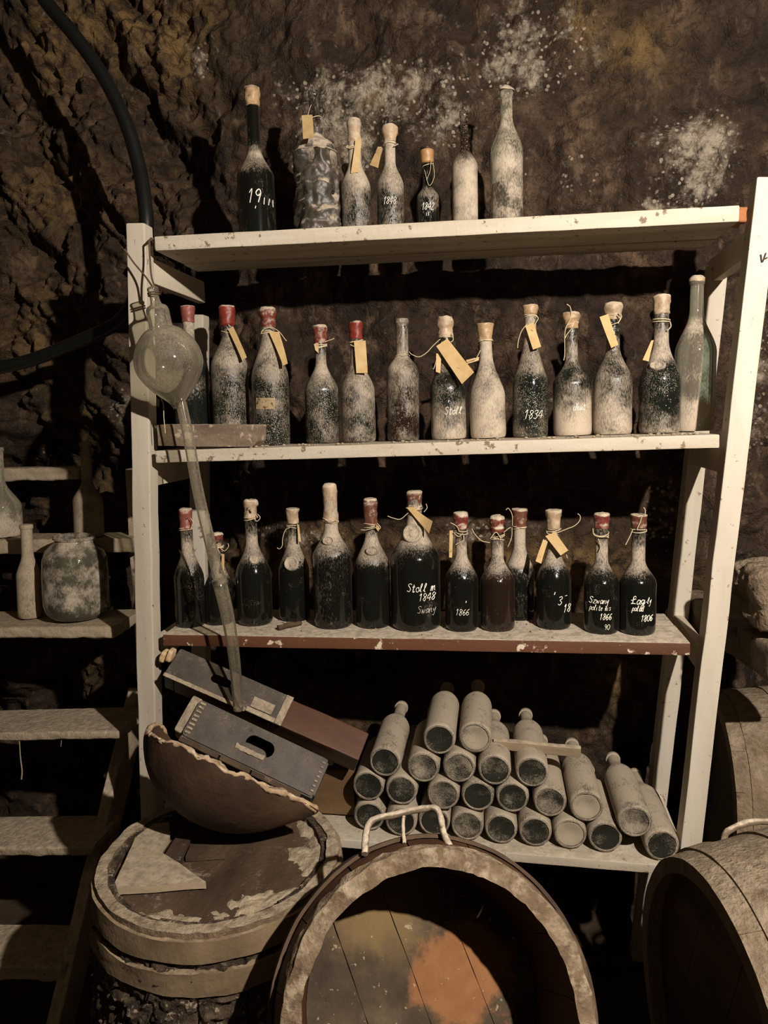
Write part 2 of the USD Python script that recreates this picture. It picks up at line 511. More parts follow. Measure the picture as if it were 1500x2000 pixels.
pl = post((263, 435), (286, 1430), -0.012)
pr = post((1503, 345), (1346, 1690), -0.012)
ql = post((380, 512), (384, 980), 0.292, 1.70)
qr = post((1403, 540), (1288, 1560), 0.292, 1.765)
for k, (a, b) in enumerate((pl, pr, ql, qr)):
    obj('post', beam(a, b, 0.041, 0.041, up=(0, 1, 0), edge=0.05, r=0.004, amp=0.0022, nscale=9, seed=k), M_WHITE, rack)

SH = {}


def shelf_frame(pL, pR, Yf):
    a, b = at(*pL, Yf), at(*pR, Yf)
    return a, b


def shelfz(k, x):
    a, b = SH[k]
    return a[2] + (x - a[0]) * (b[2] - a[2]) / (b[0] - a[0])


def board(a, b, y0, y1, t, mat, drop=0.0, seed=0, name='shelf_board', amp=0.0011, parent=None):
    x = unit((b - a) * np.array([1, 0, 1]))
    L = np.linalg.norm((b - a)[[0, 2]])
    y = np.array([0, 1.0, 0])
    z = np.cross(x, y)
    cen = (a + b) / 2
    cen = np.array([cen[0], (y0 + y1) / 2, cen[2]]) - z * (t / 2 + drop)
    m = rbox((L, y1 - y0, t), r=0.003, edge=0.02, amp=amp, nscale=14, seed=seed)
    return obj(name, place(m, cen, x, y, z), mat, parent or rack)


SH[1] = shelf_frame((300, 461), (1446, 400), -0.012)
SH[2] = shelf_frame((302, 880), (1406, 848), -0.020)
SH[3] = shelf_frame((317, 1239), (1349, 1256), -0.012)
SH[4] = shelf_frame((330, 1612), (1290, 1690), -0.030)
board(*SH[1], -0.012, 0.125, 0.029, M_WHITE_EDGE, 0, 1)
board(*SH[1], 0.130, 0.208, 0.026, M_WHITE_EDGE, 0.004, 2)
board(*SH[2], -0.020, 0.125, 0.026, M_WHITE_EDGE, 0, 3)
board(*SH[2], 0.130, 0.205, 0.024, M_WHITE_EDGE, 0.001, 4)
board(*SH[3], -0.012, 0.115, 0.026, M_RED_EDGE, 0, 5)
board(*SH[3], 0.119, 0.210, 0.025, M_RED_EDGE, 0.001, 6)
board(*SH[4], -0.030, 0.130, 0.020, M_WHITE_EDGE, 0, 7)
board(*SH[4], 0.134, 0.250, 0.020, M_WHITE_EDGE, 0.001, 8)


def on_post(pq, z):
    a, b = pq
    return a + (b - a) * (z - a[2]) / (b[2] - a[2])


for k, dz in ((1, 0.029), (2, 0.026), (3, 0.026), (4, 0.021)):
    for s, (fp, rp) in ((1, (pl, ql)), (-1, (pr, qr))):
        xe = SH[k][0 if s > 0 else 1][0]
        z = shelfz(k, xe) - dz - 0.027
        a, b = on_post(fp, z), on_post(rp, z)
        off = np.array([0.0, 0, 0])
        obj('rail', beam(a + off + [0, -0.018, 0], b + off + [0, 0.018, 0], 0.022, 0.052, edge=0.05, r=0.003, amp=0.0015, nscale=12, seed=20 + k + s), M_RAIL, rack)
# orange-brown raw end of the top shelf, a scribble on the right post
M_RAW = flat('raw_wood_end', c(150, 96, 58), 0.8, 0.3, 80)
a, b = SH[1]
obj('broken_end', place(rbox((0.016, 0.05, 0.024), edge=0.01, amp=0.004, nscale=60, seed=3), b + np.array([0.006, 0.028, -0.016]), [1, 0, 0], [0, 1, 0], [0, 0, 1]), M_RAW, rack, label='raw orange-brown broken end of the top shelf')
M_INK = flat('pencil_mark', c(70, 58, 46), 0.9, 0.1)
vm = [at(px, py, -0.0135) for px, py in ((1486, 497), (1489, 512), (1496, 494))]
vm2 = [at(px, py, -0.0135) for px, py in ((1492, 506), (1499, 503))]
obj('pencil_mark', cat([tube(spline(vm, 8), 0.0012, 5), tube(spline(vm2, 4), 0.0012, 5)]), M_INK, rack)

# ================================================================== BOTTLES
def wax(name, col, dust=0.0, up=1.0):
    return dusty(name, [tuple(0.6 * x for x in col), col, tuple(min(1, 1.25 * x) for x in col)], scale=40, dust=dust, dust_up=up, rough=0.45, bump=0.5, bdist=0.002, fine=200, dustcol=c(204, 188, 162), spec=0.5)


M_CAP = {
    'red': wax('red_wax', c(124, 46, 32), -0.16, 1.0),
    'pink': wax('faded_red_wax', c(132, 74, 64), 0.12, 1.0),
    'dustred': wax('dusty_red_wax', c(112, 50, 40), 0.34, 1.2),
    'brown': wax('brown_wax', c(104, 62, 46), 0.28, 1.2),
    'beige': wax('tan_wax', c(170, 142, 106), 0.05, 0.8),
    'dust': wax('dust_covered_wax', c(172, 148, 118), 0.35, 0.8),
    'cork': wax('old_cork', c(164, 126, 80), -0.15, 0.6),
}
M_STRING = flat('pale_string', c(196, 180, 146), 0.85, 0.2, 200)
M_TAG = dusty('paper_tag', [c(180, 150, 100), c(196, 168, 118), c(206, 182, 134)], scale=30, dust=-0.45, dust_up=0.2, rough=0.9, bump=0.15, bdist=0.0006, spots=c(140, 104, 60), spot_scale=70, spot_lo=0.64, spec=0.1)
M_TAG2 = dusty('dusty_paper_tag', [c(176, 146, 98), c(196, 168, 120), c(204, 180, 138)], scale=30, dust=0.0, dust_up=0.2, rough=0.9, bump=0.15, bdist=0.0006, spec=0.1)
M_DUSTLABEL = dusty('dusty_label', [c(136, 116, 84), c(158, 138, 104), c(170, 150, 116)], scale=50, dust=0.2, dust_up=0.2, spots=c(70, 60, 46), spot_scale=120, spot_lo=0.56)
M_TAGINK = flat('faded_ink', c(120, 84, 46), 0.9, 0.2)
M_CHALK = flat('chalk_paint', c(226, 222, 208), 0.9, 0.15, 300)

# dust along the height of a bottle
D_SHOULDER = [(0, 0.10), (0.04, 0.0), (0.40, -0.12), (0.47, 0.12), (0.55, 0.55), (0.68, 0.75), (0.76, 0.45), (0.84, 0.30), (1.0, 0.35)]
D_SPECK = [(0, 0.50), (0.10, 0.32), (0.35, 0.26), (0.50, 0.40), (0.62, 0.60), (0.75, 0.50), (0.85, 0.30), (1.0, 0.40)]
D_BASE = [(0, 0.95), (0.18, 0.80), (0.30, 0.52), (0.42, 0.22), (0.52, 0.30), (0.63, 0.62), (0.75, 0.45), (0.85, 0.25), (1.0, 0.3)]
D_FULL = [(0, 0.85), (0.5, 0.72), (0.7, 0.80), (1.0, 0.6)]
D_NECK = [(0, 0.25), (0.2, 0.05), (0.40, 0.0), (0.46, 0.25), (0.55, 0.75), (0.63, 0.55), (0.66, 0.1), (1.0, 0.05)]

GLY = {
    '0': [[(.3, 1), (.08, .75), (.08, .25), (.3, 0), (.52, .25), (.52, .75), (.3, 1)]],
    '1': [[(.15, .75), (.35, 1), (.3, 0)]],
    '2': [[(.08, .75), (.3, 1), (.5, .75), (.08, 0), (.55, .03)]],
    '3': [[(.1, .9), (.4, 1), (.5, .75), (.25, .55), (.52, .3), (.3, 0), (.05, .1)]],
    '4': [[(.4, 0), (.42, 1), (.05, .35), (.6, .38)]],
    '6': [[(.5, .95), (.2, .7), (.08, .3), (.25, 0), (.5, .2), (.35, .48), (.1, .3)]],
    '8': [[(.5, .85), (.25, 1), (.12, .75), (.48, .35), (.3, 0), (.1, .25), (.5, .7), (.5, .85)]],
    '9': [[(.5, .7), (.3, .5), (.1, .75), (.3, 1), (.5, .75), (.4, 0)]],
    'S': [[(.55, .85), (.35, 1), (.12, .8), (.45, .4), (.35, .05), (.05, .15)]],
    'L': [[(.35, 1), (.2, .9), (.18, .2), (.05, .05), (.3, .1), (.55, .02)]],
    'Ł': [[(.45, .85), (.35, 1), (.22, .85), (.2, .2), (.05, .05), (.3, .1), (.6, .05)], [(.02, .42), (.5, .68)]],
    't': [[(.25, .9), (.2, .15), (.3, 0), (.42, .1)], [(.05, .6), (.42, .62)]],
    'o': [[(.3, .55), (.1, .4), (.15, .05), (.35, .02), (.48, .3), (.3, .55), (.5, .5)]],
    'l': [[(.05, .1), (.3, .8), (.25, 1), (.15, .7), (.18, .1), (.3, 0)]],
    'ł': [[(.05, .1), (.3, .8), (.25, 1), (.15, .7), (.18, .1), (.3, 0)], [(.0, .45), (.35, .65)]],
    'a': [[(.42, .5), (.2, .55), (.08, .25), (.2, 0), (.42, .3), (.44, .55), (.42, .1), (.52, .02)]],
    'g': [[(.42, .5), (.2, .55), (.08, .3), (.22, .08), (.42, .35), (.44, .55), (.38, -.3), (.15, -.35), (.2, -.1), (.55, .2)]],
    'p': [[(.15, .55), (.08, -.4), (.15, .4), (.35, .55), (.45, .25), (.3, .02), (.14, .1)]],
    'd': [[(.4, .5), (.18, .5), (.08, .2), (.22, 0), (.42, .25), (.5, 1), (.42, .1), (.52, .02)]],
    'i': [[(.15, .55), (.12, .1), (.25, .02)], [(.2, .78), (.22, .8)]],
    'n': [[(.05, .55), (.08, .0), (.12, .4), (.3, .55), (.35, .1), (.48, .02)]],
    'm': [[(.05, .55), (.06, 0), (.1, .4), (.22, .55), (.26, 0), (.3, .4), (.44, .55), (.48, .08), (.56, .02)]],
    'u': [[(.08, .55), (.1, .1), (.25, .02), (.4, .5), (.4, .1), (.5, .02)]],
    'w': [[(.05, .55), (.12, .05), (.25, .45), (.35, .05), (.52, .55)]],
    'y': [[(.08, .55), (.15, .15), (.38, .5), (.4, .55), (.25, -.4), (.05, -.3)]],
    'z': [[(.08, .5), (.42, .55), (.08, .05), (.48, .05)]],
    'h': [[(.1, 0), (.2, 1), (.12, .2), (.3, .5), (.4, .4), (.38, .05), (.5, .02)]],
    'e': [[(.1, .28), (.4, .35), (.28, .55), (.1, .35), (.15, .05), (.42, .1)]],
    's': [[(.4, .5), (.2, .55), (.15, .4), (.38, .2), (.25, 0), (.08, .1)]],
    '-': [[(.1, .3), (.45, .32)]], '.': [[(.15, .05), (.2, .1)]], "'": [[(.25, .95), (.2, .6)]],
    '|': [[(.2, .75), (.28, .1)]],
}


class Bottle:
    """One bottle standing upright, measured in the photograph and set at its own distance."""

    def __init__(s, name, label, cat_, group, Y, base_z, cx, tx, ytop, R, ysh, yn, rn, capb=None, rc=None, ymid=None):
        ymid = ymid or (ysh + 60)
        p0 = at(cx, ymid, Y)
        s.base = np.array([p0[0], Y, base_z(p0[0]) if callable(base_z) else base_z])
        s.Y, s.px = Y, depth(p0) / F
        top = at(tx, ytop, Y)
        lean = unit(top - s.base)
        lean = unit(np.array([np.clip(lean[0], -0.035, 0.035), 0, 1]))
        s.m = frame(s.base, unit(np.cross([0, 1, 0], lean)), [0, 1, 0], lean)
        s.inv = np.linalg.inv(s.m)
        s.H = top[2] - s.base[2]
        s.R, s.rn = R * s.px, rn * s.px
        s.zs, s.zn = at(cx, ysh, Y)[2] - s.base[2], at(tx, yn, Y)[2] - s.base[2]
        s.zc = (at(tx, capb, Y)[2] - s.base[2]) if capb else None
        s.rc = rc * s.px if rc else None
        s.glass_top = s.H - 0.006 if capb else s.H
        s.path = thing(name, label, cat_, s.m, group)

    def loc(s, p):
        return (s.inv @ np.append(p, 1))[:3]

    def radius(s, z):
        if z <= s.zs:
            return s.R
        if z >= s.zn:
            return s.rn
        t = (z - s.zs) / (s.zn - s.zs)
        return s.rn + (s.R - s.rn) * s.shoulder(t)

    pw = 1.0

    def shoulder(s, t):
        return (1 + math.cos(math.pi * t ** s.pw)) / 2

    def body(s, mat, pw=0.9, lip=True, taper=0.96, clear=False, n=44, wob=0.0):
        s.pw = pw
        R = s.R
        pr = [(0, 0.012), (R * 0.55, 0.006), (R * 0.80, 0.0005), (R * 0.92, 0.0), (R * 0.975, 0.003), (R, 0.010)]
        for z in np.linspace(0.02, s.zs, 8):
            pr.append((R, z))
        for t in np.linspace(0.08, 1, 16):
            pr.append((s.rn + (R - s.rn) * s.shoulder(t), s.zs + (s.zn - s.zs) * t))
        zt = s.glass_top
        for z in np.linspace(s.zn, zt - 0.012, 5)[1:]:
            k = (z - s.zn) / max(zt - s.zn, 1e-3)
            pr.append((s.rn * (1 - (1 - taper) * k), z))
        if lip:
            rl = s.rn * taper
            pr += [(rl * 1.02, zt - 0.0115), (rl * 1.16, zt - 0.010), (rl * 1.18, zt - 0.004), (rl * 1.08, zt - 0.0005), (rl * 0.7, zt)]
        else:
            pr += [(s.rn * taper, zt - 0.001), (s.rn * taper * 0.7, zt)]
        pr.append((0, zt - (0.0 if not clear else 0.0)))
        m = lathe(pr, n)
        if wob:
            rough(m, wob, 14, int(s.base[0] * 1000) % 97)
        obj('glass_body', m, mat, s.path, smooth=50)

    def cap(s, kind, shape='plain', seed=0, amp=0.0026, name='wax_cap', label=None):
        zb, h, rc = s.zc, s.H - s.zc, s.rc
        rn = s.rn * 1.04
        if shape == 'plain':
            pr = [(rn * 0.9, zb), (rn * 1.02, zb + 0.001), (max(rn * 1.06, rc * 0.86), zb + 0.10 * h), (rc * 0.90, zb + 0.3 * h), (rc * 0.93, zb + 0.55 * h), (rc * 0.99, zb + 0.78 * h), (rc * 0.97, zb + 0.9 * h), (rc * 0.80, zb + 0.98 * h), (rc * 0.4, zb + h), (0, zb + h)]
        elif shape == 'knob':
            pr = [(rn * 0.9, zb), (rn * 1.05, zb + 0.02 * h), (rn * 1.08, zb + 0.25 * h), (rc * 0.86, zb + 0.42 * h), (rc * 1.0, zb + 0.60 * h), (rc * 1.0, zb + 0.80 * h), (rc * 0.86, zb + 0.95 * h), (rc * 0.45, zb + h), (0, zb + h)]
        else:  # flare: widens to the top
            pr = [(rn * 0.9, zb), (rn * 1.03, zb + 0.02 * h), (rn * 1.05, zb + 0.3 * h), (rc * 0.88, zb + 0.6 * h), (rc * 1.0, zb + 0.86 * h), (rc * 0.95, zb + 0.97 * h), (rc * 0.6, zb + h), (0, zb + 0.99 * h)]
        pr = np.array(pr)
        tt = np.linspace(0, len(pr) - 1, 26)
        pr = np.stack([np.interp(tt, np.arange(len(pr)), pr[:, k]) for k in (0, 1)], 1)
        pr[-1, 0] = 0
        m = lathe(pr, 28)
        rough(m, amp, 95, 100 + seed)
        obj(name, m, M_CAP[kind], s.path, smooth=60, label=label)

    def ring(s, py, turns=2, seed=0, r=0.0011, rad=None):
        """String wound about the neck at this height, a little slack."""
        r_ = random.Random(seed + 5)
        z = s.loc(at(0.5 * W, py, s.Y))[2]
        z = at(W / 2, py, s.Y)[2] - s.base[2] if True else z
        z = np.clip(z, 0, s.H)
        out = []
        for k in range(turns):
            ph, tl = r_.uniform(0, 6), r_.uniform(0.001, 0.004)
            th = np.linspace(0, 2 * math.pi, 33)
            rr = (rad or s.radius(z)) * 1.03 + r + 0.0006 * np.sin(3 * th + ph)
            zz = z + k * 0.0035 + tl * np.sin(th + ph)
            out.append(tube(np.stack([rr * np.cos(th), rr * np.sin(th), zz], 1), r, 6, cap=False))
        return out

    def string(s, py, tails=(), turns=2, seed=0, r=0.0011, rad=None, name='neck_string'):
        """tails: pixel polylines of loose ends, hung just in front of the neck."""
        ms = s.ring(py, turns, seed, r, rad)
        for tl in tails:
            pts = []
            for q in tl:
                off = q[2] if len(q) > 2 else s.rn * 1.15 + 0.003
                pts.append(s.loc(at(q[0], q[1], s.Y - off)))
            ms.append(tube(spline(pts, 8 * len(pts)), r, 6))
        obj(name, cat(ms), M_STRING, s.path, smooth=60)

    def tag(s, quad, off_top, off_bot, mat=None, lines=2, seed=0, bend=0.002):
        """quad: top-left, top-right, bottom-right, bottom-left pixels; off_*: how far in front of the bottle's axis."""
        Q = [s.loc(at(*quad[0], s.Y - off_top)), s.loc(at(*quad[1], s.Y - off_top)), s.loc(at(*quad[2], s.Y - off_bot)), s.loc(at(*quad[3], s.Y - off_bot))]
        n = 7
        u, v = np.meshgrid(np.linspace(0, 1, 4), np.linspace(0, 1, n), indexing='ij')
        P = ((1 - u) * (1 - v))[..., None] * Q[0] + (u * (1 - v))[..., None] * Q[1] + (u * v)[..., None] * Q[2] + ((1 - u) * v)[..., None] * Q[3]
        nn = unit(np.cross(Q[1] - Q[0], Q[3] - Q[0]))
        P = P + nn * (bend * np.sin(math.pi * v))[..., None]
        nn2 = -nn
        if s.loc(EYE) @ nn < 0:
            nn2 = nn
        front, back = P, P + nn2 * 0.0007
        vs = np.vstack([front.reshape(-1, 3), back.reshape(-1, 3)])
        f, N = [], 4 * n
        for i in range(3):
            for j in range(n - 1):
                a, b, cc, d = i * n + j, (i + 1) * n + j, (i + 1) * n + j + 1, i * n + j + 1
                f += [(a, b, cc), (a, cc, d), (a + N, cc + N, b + N), (a + N, d + N, cc + N)]
        edge = [i * n for i in range(4)] + [3 * n + j for j in range(1, n)] + [i * n + n - 1 for i in (2, 1, 0)] + [j for j in range(n - 2, 0, -1)]
        for a, b in zip(edge, edge[1:] + edge[:1]):
            f += [(a, a + N, b + N), (a, b + N, b)]
        m = trimesh.Trimesh(vs, np.array(f), process=False)
        m.fix_normals()
        obj('paper_tag', m, mat or M_TAG, s.path, smooth=30)

    def write(s, text, px, py, hpx, rad=0.0007, seed=0, xs=0.9):
        """Chalk strokes that follow the glass; px, py: where the line starts (baseline), hpx: capitals' height in pixels."""
        r_ = random.Random(seed + len(text))
        p = s.loc(at(px, py, s.Y - s.R * 0.8))
        toeye = s.loc(EYE)
        h = hpx * s.px
        u0_, z0 = p[0], p[2]
        ms, x = [], 0.0
        for ch in text:
            if ch == ' ':
                x += 0.4 * h
                continue
            for st in GLY[ch]:
                pts = spline([(a * h * xs + x + 0.18 * b * h + r_.uniform(-.02, .02) * h, b * h + r_.uniform(-.02, .02) * h) for a, b in st], 5 * len(st))
                out = []
                for a, b in pts:
                    z = z0 + b
                    R = s.radius(z) + rad * 0.25
                    uu = np.clip((u0_ + a) / R, -0.97, 0.97)
                    out.append((R * uu, -R * math.sqrt(1 - uu * uu), z))
                ms.append(tube(np.array(out), rad * r_.uniform(0.8, 1.15), 5))
            x += (0.62 if ch in 'mw0123456789SLŁ' else 0.5) * h * xs
        obj('chalk_writing', cat(ms), M_CHALK, s.path, smooth=60)

    def seal(s, px, py, rpx, mat, ring=True, rpy=None):
        p = s.loc(at(px, py, s.Y - s.R * 0.7))
        z = p[2]
        R = s.radius(z)
        uu = np.clip(p[0] / R, -0.9, 0.9)
        q = np.array([R * uu, -R * math.sqrt(1 - uu * uu), z])
        e = 1e-3
        sl = (s.radius(z + e) - s.radius(z - e)) / (2 * e)
        rad = unit([q[0], q[1], 0])
        n = unit(rad - np.array([0, 0, sl]))
        x = unit(np.cross([0, 0, 1], n))
        y = np.cross(n, x)
        rr = rpx * s.px
        pr = [(0, 0.0012), (rr * 0.55, 0.0014), (rr * 0.70, 0.0012), (rr * 0.78, 0.0034), (rr * 0.92, 0.0040), (rr * 1.02, 0.0024), (rr * 1.08, -0.003), (0, -0.004)][::-1]
        m = lathe(pr, 30)
        rough(m, 0.0008, 160, int(px))
        em = trimesh.creation.icosphere(1, rr * 0.35)
        em.apply_scale([1, 1.2, 0.22])
        em.apply_translation([0, 0, 0.0014])
        if rpy:
            S = np.diag([1, rpy / rpx, 1, 1.0])
            m.apply_transform(S)
        m = cat([m, rough(em, 0.0012, 200, 3)])
        obj('glass_seal', place(m, q, x, y, n), mat, s.path, smooth=60)


G1, G2, G3 = 'bottles standing on the top shelf', 'bottles standing on the second shelf', 'bottles standing on the third shelf'
GREEN, BROWN, BLACK = (0.004, 0.007, 0.005), (0.012, 0.006, 0.0035), (0.002, 0.003, 0.002)


def z1(x): return shelfz(1, x) + 0.0016
def z2(x): return shelfz(2, x) + 0.0016
def z3(x): return shelfz(3, x) + 0.0016


def base_y(cx, yb, k, Rpx):
    """How far back a bottle on shelf k stands whose base is last seen at pixel row yb."""
    x = at(cx, yb, 0.1)[0]
    p = at_z(cx, yb, shelfz(k, x))
    p = at_z(cx, yb, shelfz(k, p[0]))
    return p[1] + Rpx * depth(p) / F


def std(k, lab, Y, cx, tx, ytop, R, ysh, yn, rn, capb=None, rc=None, name='wine_bottle', cat_='bottle'):
    return Bottle(name, lab, cat_, (G1, G2, G3)[k - 1], Y, (z1, z2, z3)[k - 1], cx, tx, ytop, R, ysh, yn, rn, capb, rc)


# ---------------------------------------------------------------- top shelf
b = std(1, 'black long-necked bottle with a lumpy tan wax blob, first on the top shelf', 0.15, 502, 492, 170, 36, 345, 288, 12.5, 209, 15.5)
b.body(bottle_mat(b.H, [(0, .1), (.25, .02), (.42, .0), (.50, .5), (.58, .85), (.64, .3), (.68, 0), (1, 0)], BLACK, speck=0.15), pw=0.75, lip=False)
b.cap('beige', 'knob', 1, 0.004)
b.write('19', 484, 398, 24, 0.0014, 1)
b.write('|||', 511, 402, 20, 0.0012, 2, 0.7)
b.write("'", 497, 418, 14, 0.0014, 3)
t2 = b = std(1, 'bottle wrapped in crumpled dark foil with a stopper and tan tag, on the top shelf', 0.165, 622, 612, 178, 41, 300, 262, 10, name='foil_wrapped_bottle')
b.body(bottle_mat(b.H, D_SPECK, (0.01, 0.009, 0.007), speck=0.4), pw=0.5, taper=0.9)
# the crumpled wrapper: a loose skin with folds, gathered at the neck
zt = at(620, 268, b.Y)[2] - b.base[2]
pr = [(b.R * 0.9, 0.002), (b.R * 1.02, 0.01)] + [(b.R * (1.06 + 0.04 * math.sin(7 * t)), 0.01 + t * (zt * 0.80)) for t in np.linspace(0.05, 1, 26)] + [(b.R * 0.95, zt * 0.86), (b.R * 0.74, zt * 0.94), (b.R * 0.45, zt * 0.98), (b.rn * 1.25, zt * 1.02), (b.rn * 1.5, zt * 1.07)]
m = lathe([tuple(q) for q in np.stack([np.interp(np.linspace(0, 1, 90), np.linspace(0, 1, len(pr)), np.array(pr)[:, k]) for k in (0, 1)], 1)], 110)
v = np.array(m.vertices)
rad = np.linalg.norm(v[:, :2], axis=1, keepdims=True)
vs_ = v * [1, 1, 0.8]
k = 1 - np.abs(2 * fbm(vs_ * 21, 3, 44) - 1)
k2 = 1 - np.abs(2 * fbm(vs_ * 48, 2, 45) - 1)
v[:, :2] *= 1 + np.where(rad > b.rn * 1.3, (0.36 * (k[:, None] - 0.74) + 0.14 * (k2[:, None] - 0.7)), 0)
v[:, 2] = np.maximum(v[:, 2], 0.001)
m.vertices = v
M_FOIL = dusty('crumpled_foil', [c(44, 40, 34), c(70, 64, 54), c(92, 85, 74)], scale=14, dust=0.16, dust_up=0.9, rough=0.42, metal=0.1, bump=0.5, bdist=0.004, spots=c(30, 26, 21), spot_scale=22, spot_lo=0.58, fine=120, spec=0.6)
obj('foil_wrapper', m, M_FOIL, b.path, smooth=70, label='crumpled dusty dark foil wrapper')
b.string(222, [[(608, 204), (604, 215), (601, 226)]], 1, 3, 0.0008)
b.tag(((589, 225), (610, 224), (613, 268), (592, 271)), b.rn + 0.012, b.R * 0.9 + 0.03, seed=4)
b = std(1, 'dusty bottle with long pale wax neck and narrow tag along it, top shelf', 0.155, 697, 691, 231, 28.5, 368, 316, 12.5, 279, 13.5)
b.body(bottle_mat(b.H, [(0, .35), (.2, .25), (.35, .4), (.5, .8), (.7, .8), (1, .7)], GREEN, speck=0.4), pw=0.95)
b.cap('dust', 'plain', 3, 0.001)
b.string(287, [[(681, 284), (676, 287), (686, 289), (699, 284)]], 2, 4)
b.tag(((694, 273), (706, 271), (700, 337), (685, 338)), b.rn + 0.006, b.R * 0.62 + 0.006, M_TAG2)
b = std(1, 'dusty slim bottle with flared wax cap, a pale tag hanging behind, top shelf', 0.155, 763, 761, 244, 26, 364, 316, 10.5, 279, 16)
b.body(bottle_mat(b.H, [(0, .45), (.2, .30), (.4, .38), (.5, .7), (.7, .85), (1, .7)], GREEN, speck=0.3), pw=0.95)
b.cap('dust', 'knob', 4, 0.0018)
b.string(284, [[(745, 287), (738, 290)], [(770, 285), (778, 281)]], 2, 6)
b.tag(((738, 286), (747, 289), (746, 331), (722, 322)), -0.004, -0.030, M_TAG2)
b.write('1848', 748, 400, 13, 0.0006, 5, 0.8)
b = std(1, 'smallest bottle on the top shelf, with a cork stopper tied down with thread', 0.150, 837, 834, 292, 21.5, 386, 362, 9.5, 320, 14)
b.body(bottle_mat(b.H, [(0, .25), (.2, .05), (.42, .3), (.52, .5), (.6, .15), (1, .1)], BLACK, speck=0.3), pw=0.9, lip=False)
b.cap('cork', 'plain', 5, 0.0012, 'cork_stopper')
b.string(330, [[(846, 318), (848, 345), (838, 362), (829, 332)], [(842, 312), (840, 333), (833, 352)]], 1, 8, 0.0007)
b.write('1842', 823, 411, 13, 0.0007, 6, 0.75)
b.write('||', 831, 424, 10, 0.0007, 7, 0.75)
b = std(1, 'thin-necked open bottle coated in pale dust, top shelf', 0.155, 909, 906, 217, 25, 326, 284, 7.8)
b.body(bottle_mat(b.H, [(0, .7), (.3, .85), (.55, .8), (.62, .5), (.68, .15), (1, .15)], BROWN, speck=0.5, fine=0.6, big=1.0), pw=0.95)
b = std(1, 'tall half-empty clear bottle with paper on its mouth, last on the top shelf', 0.155, 991, 989, 178, 31, 298, 228, 11.5)
b.body(bottle_mat(b.H, [(0, .35), (.2, .45), (.45, .60), (.6, .55), (.8, .45), (1, .5)], clear=True, big=1.1, speck=0.3, film=0.12), pw=0.95, clear=True)
zl = at(991, 361, b.Y)[2] - b.base[2]
obj('dark_wine', lathe([(0, 0.013), (b.R * 0.9, 0.004), (b.R * 0.95, 0.012), (b.R * 0.95, zl), (0, zl)], 40), flat('dark_wine', (0.004, 0.005, 0.004), 0.15, 0.1, bump=0), b.path, label='dark wine left in the bottom')
m = lathe([(b.rn * 1.35, -0.001), (b.rn * 1.3, 0.002), (b.rn * 0.5, 0.010), (0.0, 0.013)], 14)
rough(m, 0.004, 60, 9)
m.apply_translation([0, 0, b.H])
obj('paper_scrap', m, M_CAP['dust'], b.path, label='pale paper scrap on the mouth')

# ---------------------------------------------------------------- second shelf
def row2(lab, Y, cx, tx, ytop, R, ysh, yn, rn, capb, rc, kind, shape, stops, glass=GREEN, pw=0.95, **kw):
    b = std(2, lab, Y, cx, tx, ytop, R, ysh, yn, rn, capb, rc)
    b.body(bottle_mat(b.H, stops, glass, **kw), pw=pw, lip=capb is None)
    if kind:
        b.cap(kind, shape, int(cx))
    return b


b = row2('pink-capped dark bottle half hidden behind the glass bulb, first on the second shelf', 0.155, 375, 366, 597, 33, 728, 655, 11, 630, 15, 'pink', 'flare', [(0, .2), (.4, .15), (.55, .3), (.7, .5), (.85, .6), (1, .5)], speck=0.3)
b = row2('dark bottle with bright red wax cap and slanting tag, behind the wooden trough', 0.14, 450, 443, 596, 35.5, 718, 648, 11, 638, 16.5, 'red', 'plain', D_SPECK, speck=0.55)
b.string(640, [[(446, 634), (452, 640), (456, 646)]], 1, 1)
b.tag(((445, 643), (455, 637), (482, 698), (473, 704)), b.rn + 0.006, b.R * 0.9 + 0.004)
b = row2('bottle with dusty red cap and curled tag, at the right end of the trough', 0.115, 529, 523, 599, 36, 740, 640, 12.5, 640, 16, 'dustred', 'knob', [(0, .25), (.3, .30), (.42, .22), (.55, .55), (.7, .6), (.85, .5), (1, .5)], pw=0.85, speck=0.55)
b.string(645, [[(510, 652), (514, 644), (530, 640), (545, 648), (556, 662), (560, 666)]], 2, 2)
b.tag(((525, 648), (545, 648), (562, 710), (553, 714)), b.rn + 0.008, b.R * 0.95 + 0.006, bend=0.006)
q = [(500, 777), (537, 775), (538, 797), (501, 799)]
ms = []
u, v = np.meshgrid(np.linspace(0, 1, 8), np.linspace(0, 1, 4), indexing='ij')
P = []
for uu, vv in zip(u.ravel(), v.ravel()):
    p = b.loc(at(500 + 38 * uu, 777 + 22 * vv, b.Y - b.R * .85))
    uu2 = np.clip(p[0] / (b.R + 0.0006), -.97, .97)
    P.append(((b.R + 0.0006) * uu2, -(b.R + 0.0006) * math.sqrt(1 - uu2 ** 2), p[2]))
P = np.array(P).reshape(8, 4, 3)
obj('paper_label', grid_mesh(P[..., 0], P[..., 1], P[..., 2], True), M_DUSTLABEL, b.path, label='torn scrap of a faded paper label')
b = row2('smaller dark bottle with a dusty red cap, left of the upright-tagged one', 0.135, 629.5, 625, 634, 32.5, 765, 706, 10.5, 672, 14, 'dustred', 'plain', [(0, .30), (.3, .22), (.45, .32), (.6, .65), (.72, .6), (.8, .3), (1, .4)], speck=0.52)
b.string(676, [[(634, 668), (645, 664), (653, 661)]], 3, 3)
b.tag(((613, 672), (622, 668), (622, 690), (616, 684)), b.rn * 0.6 + 0.005, b.rn + 0.004, M_TAG2, bend=0.0)
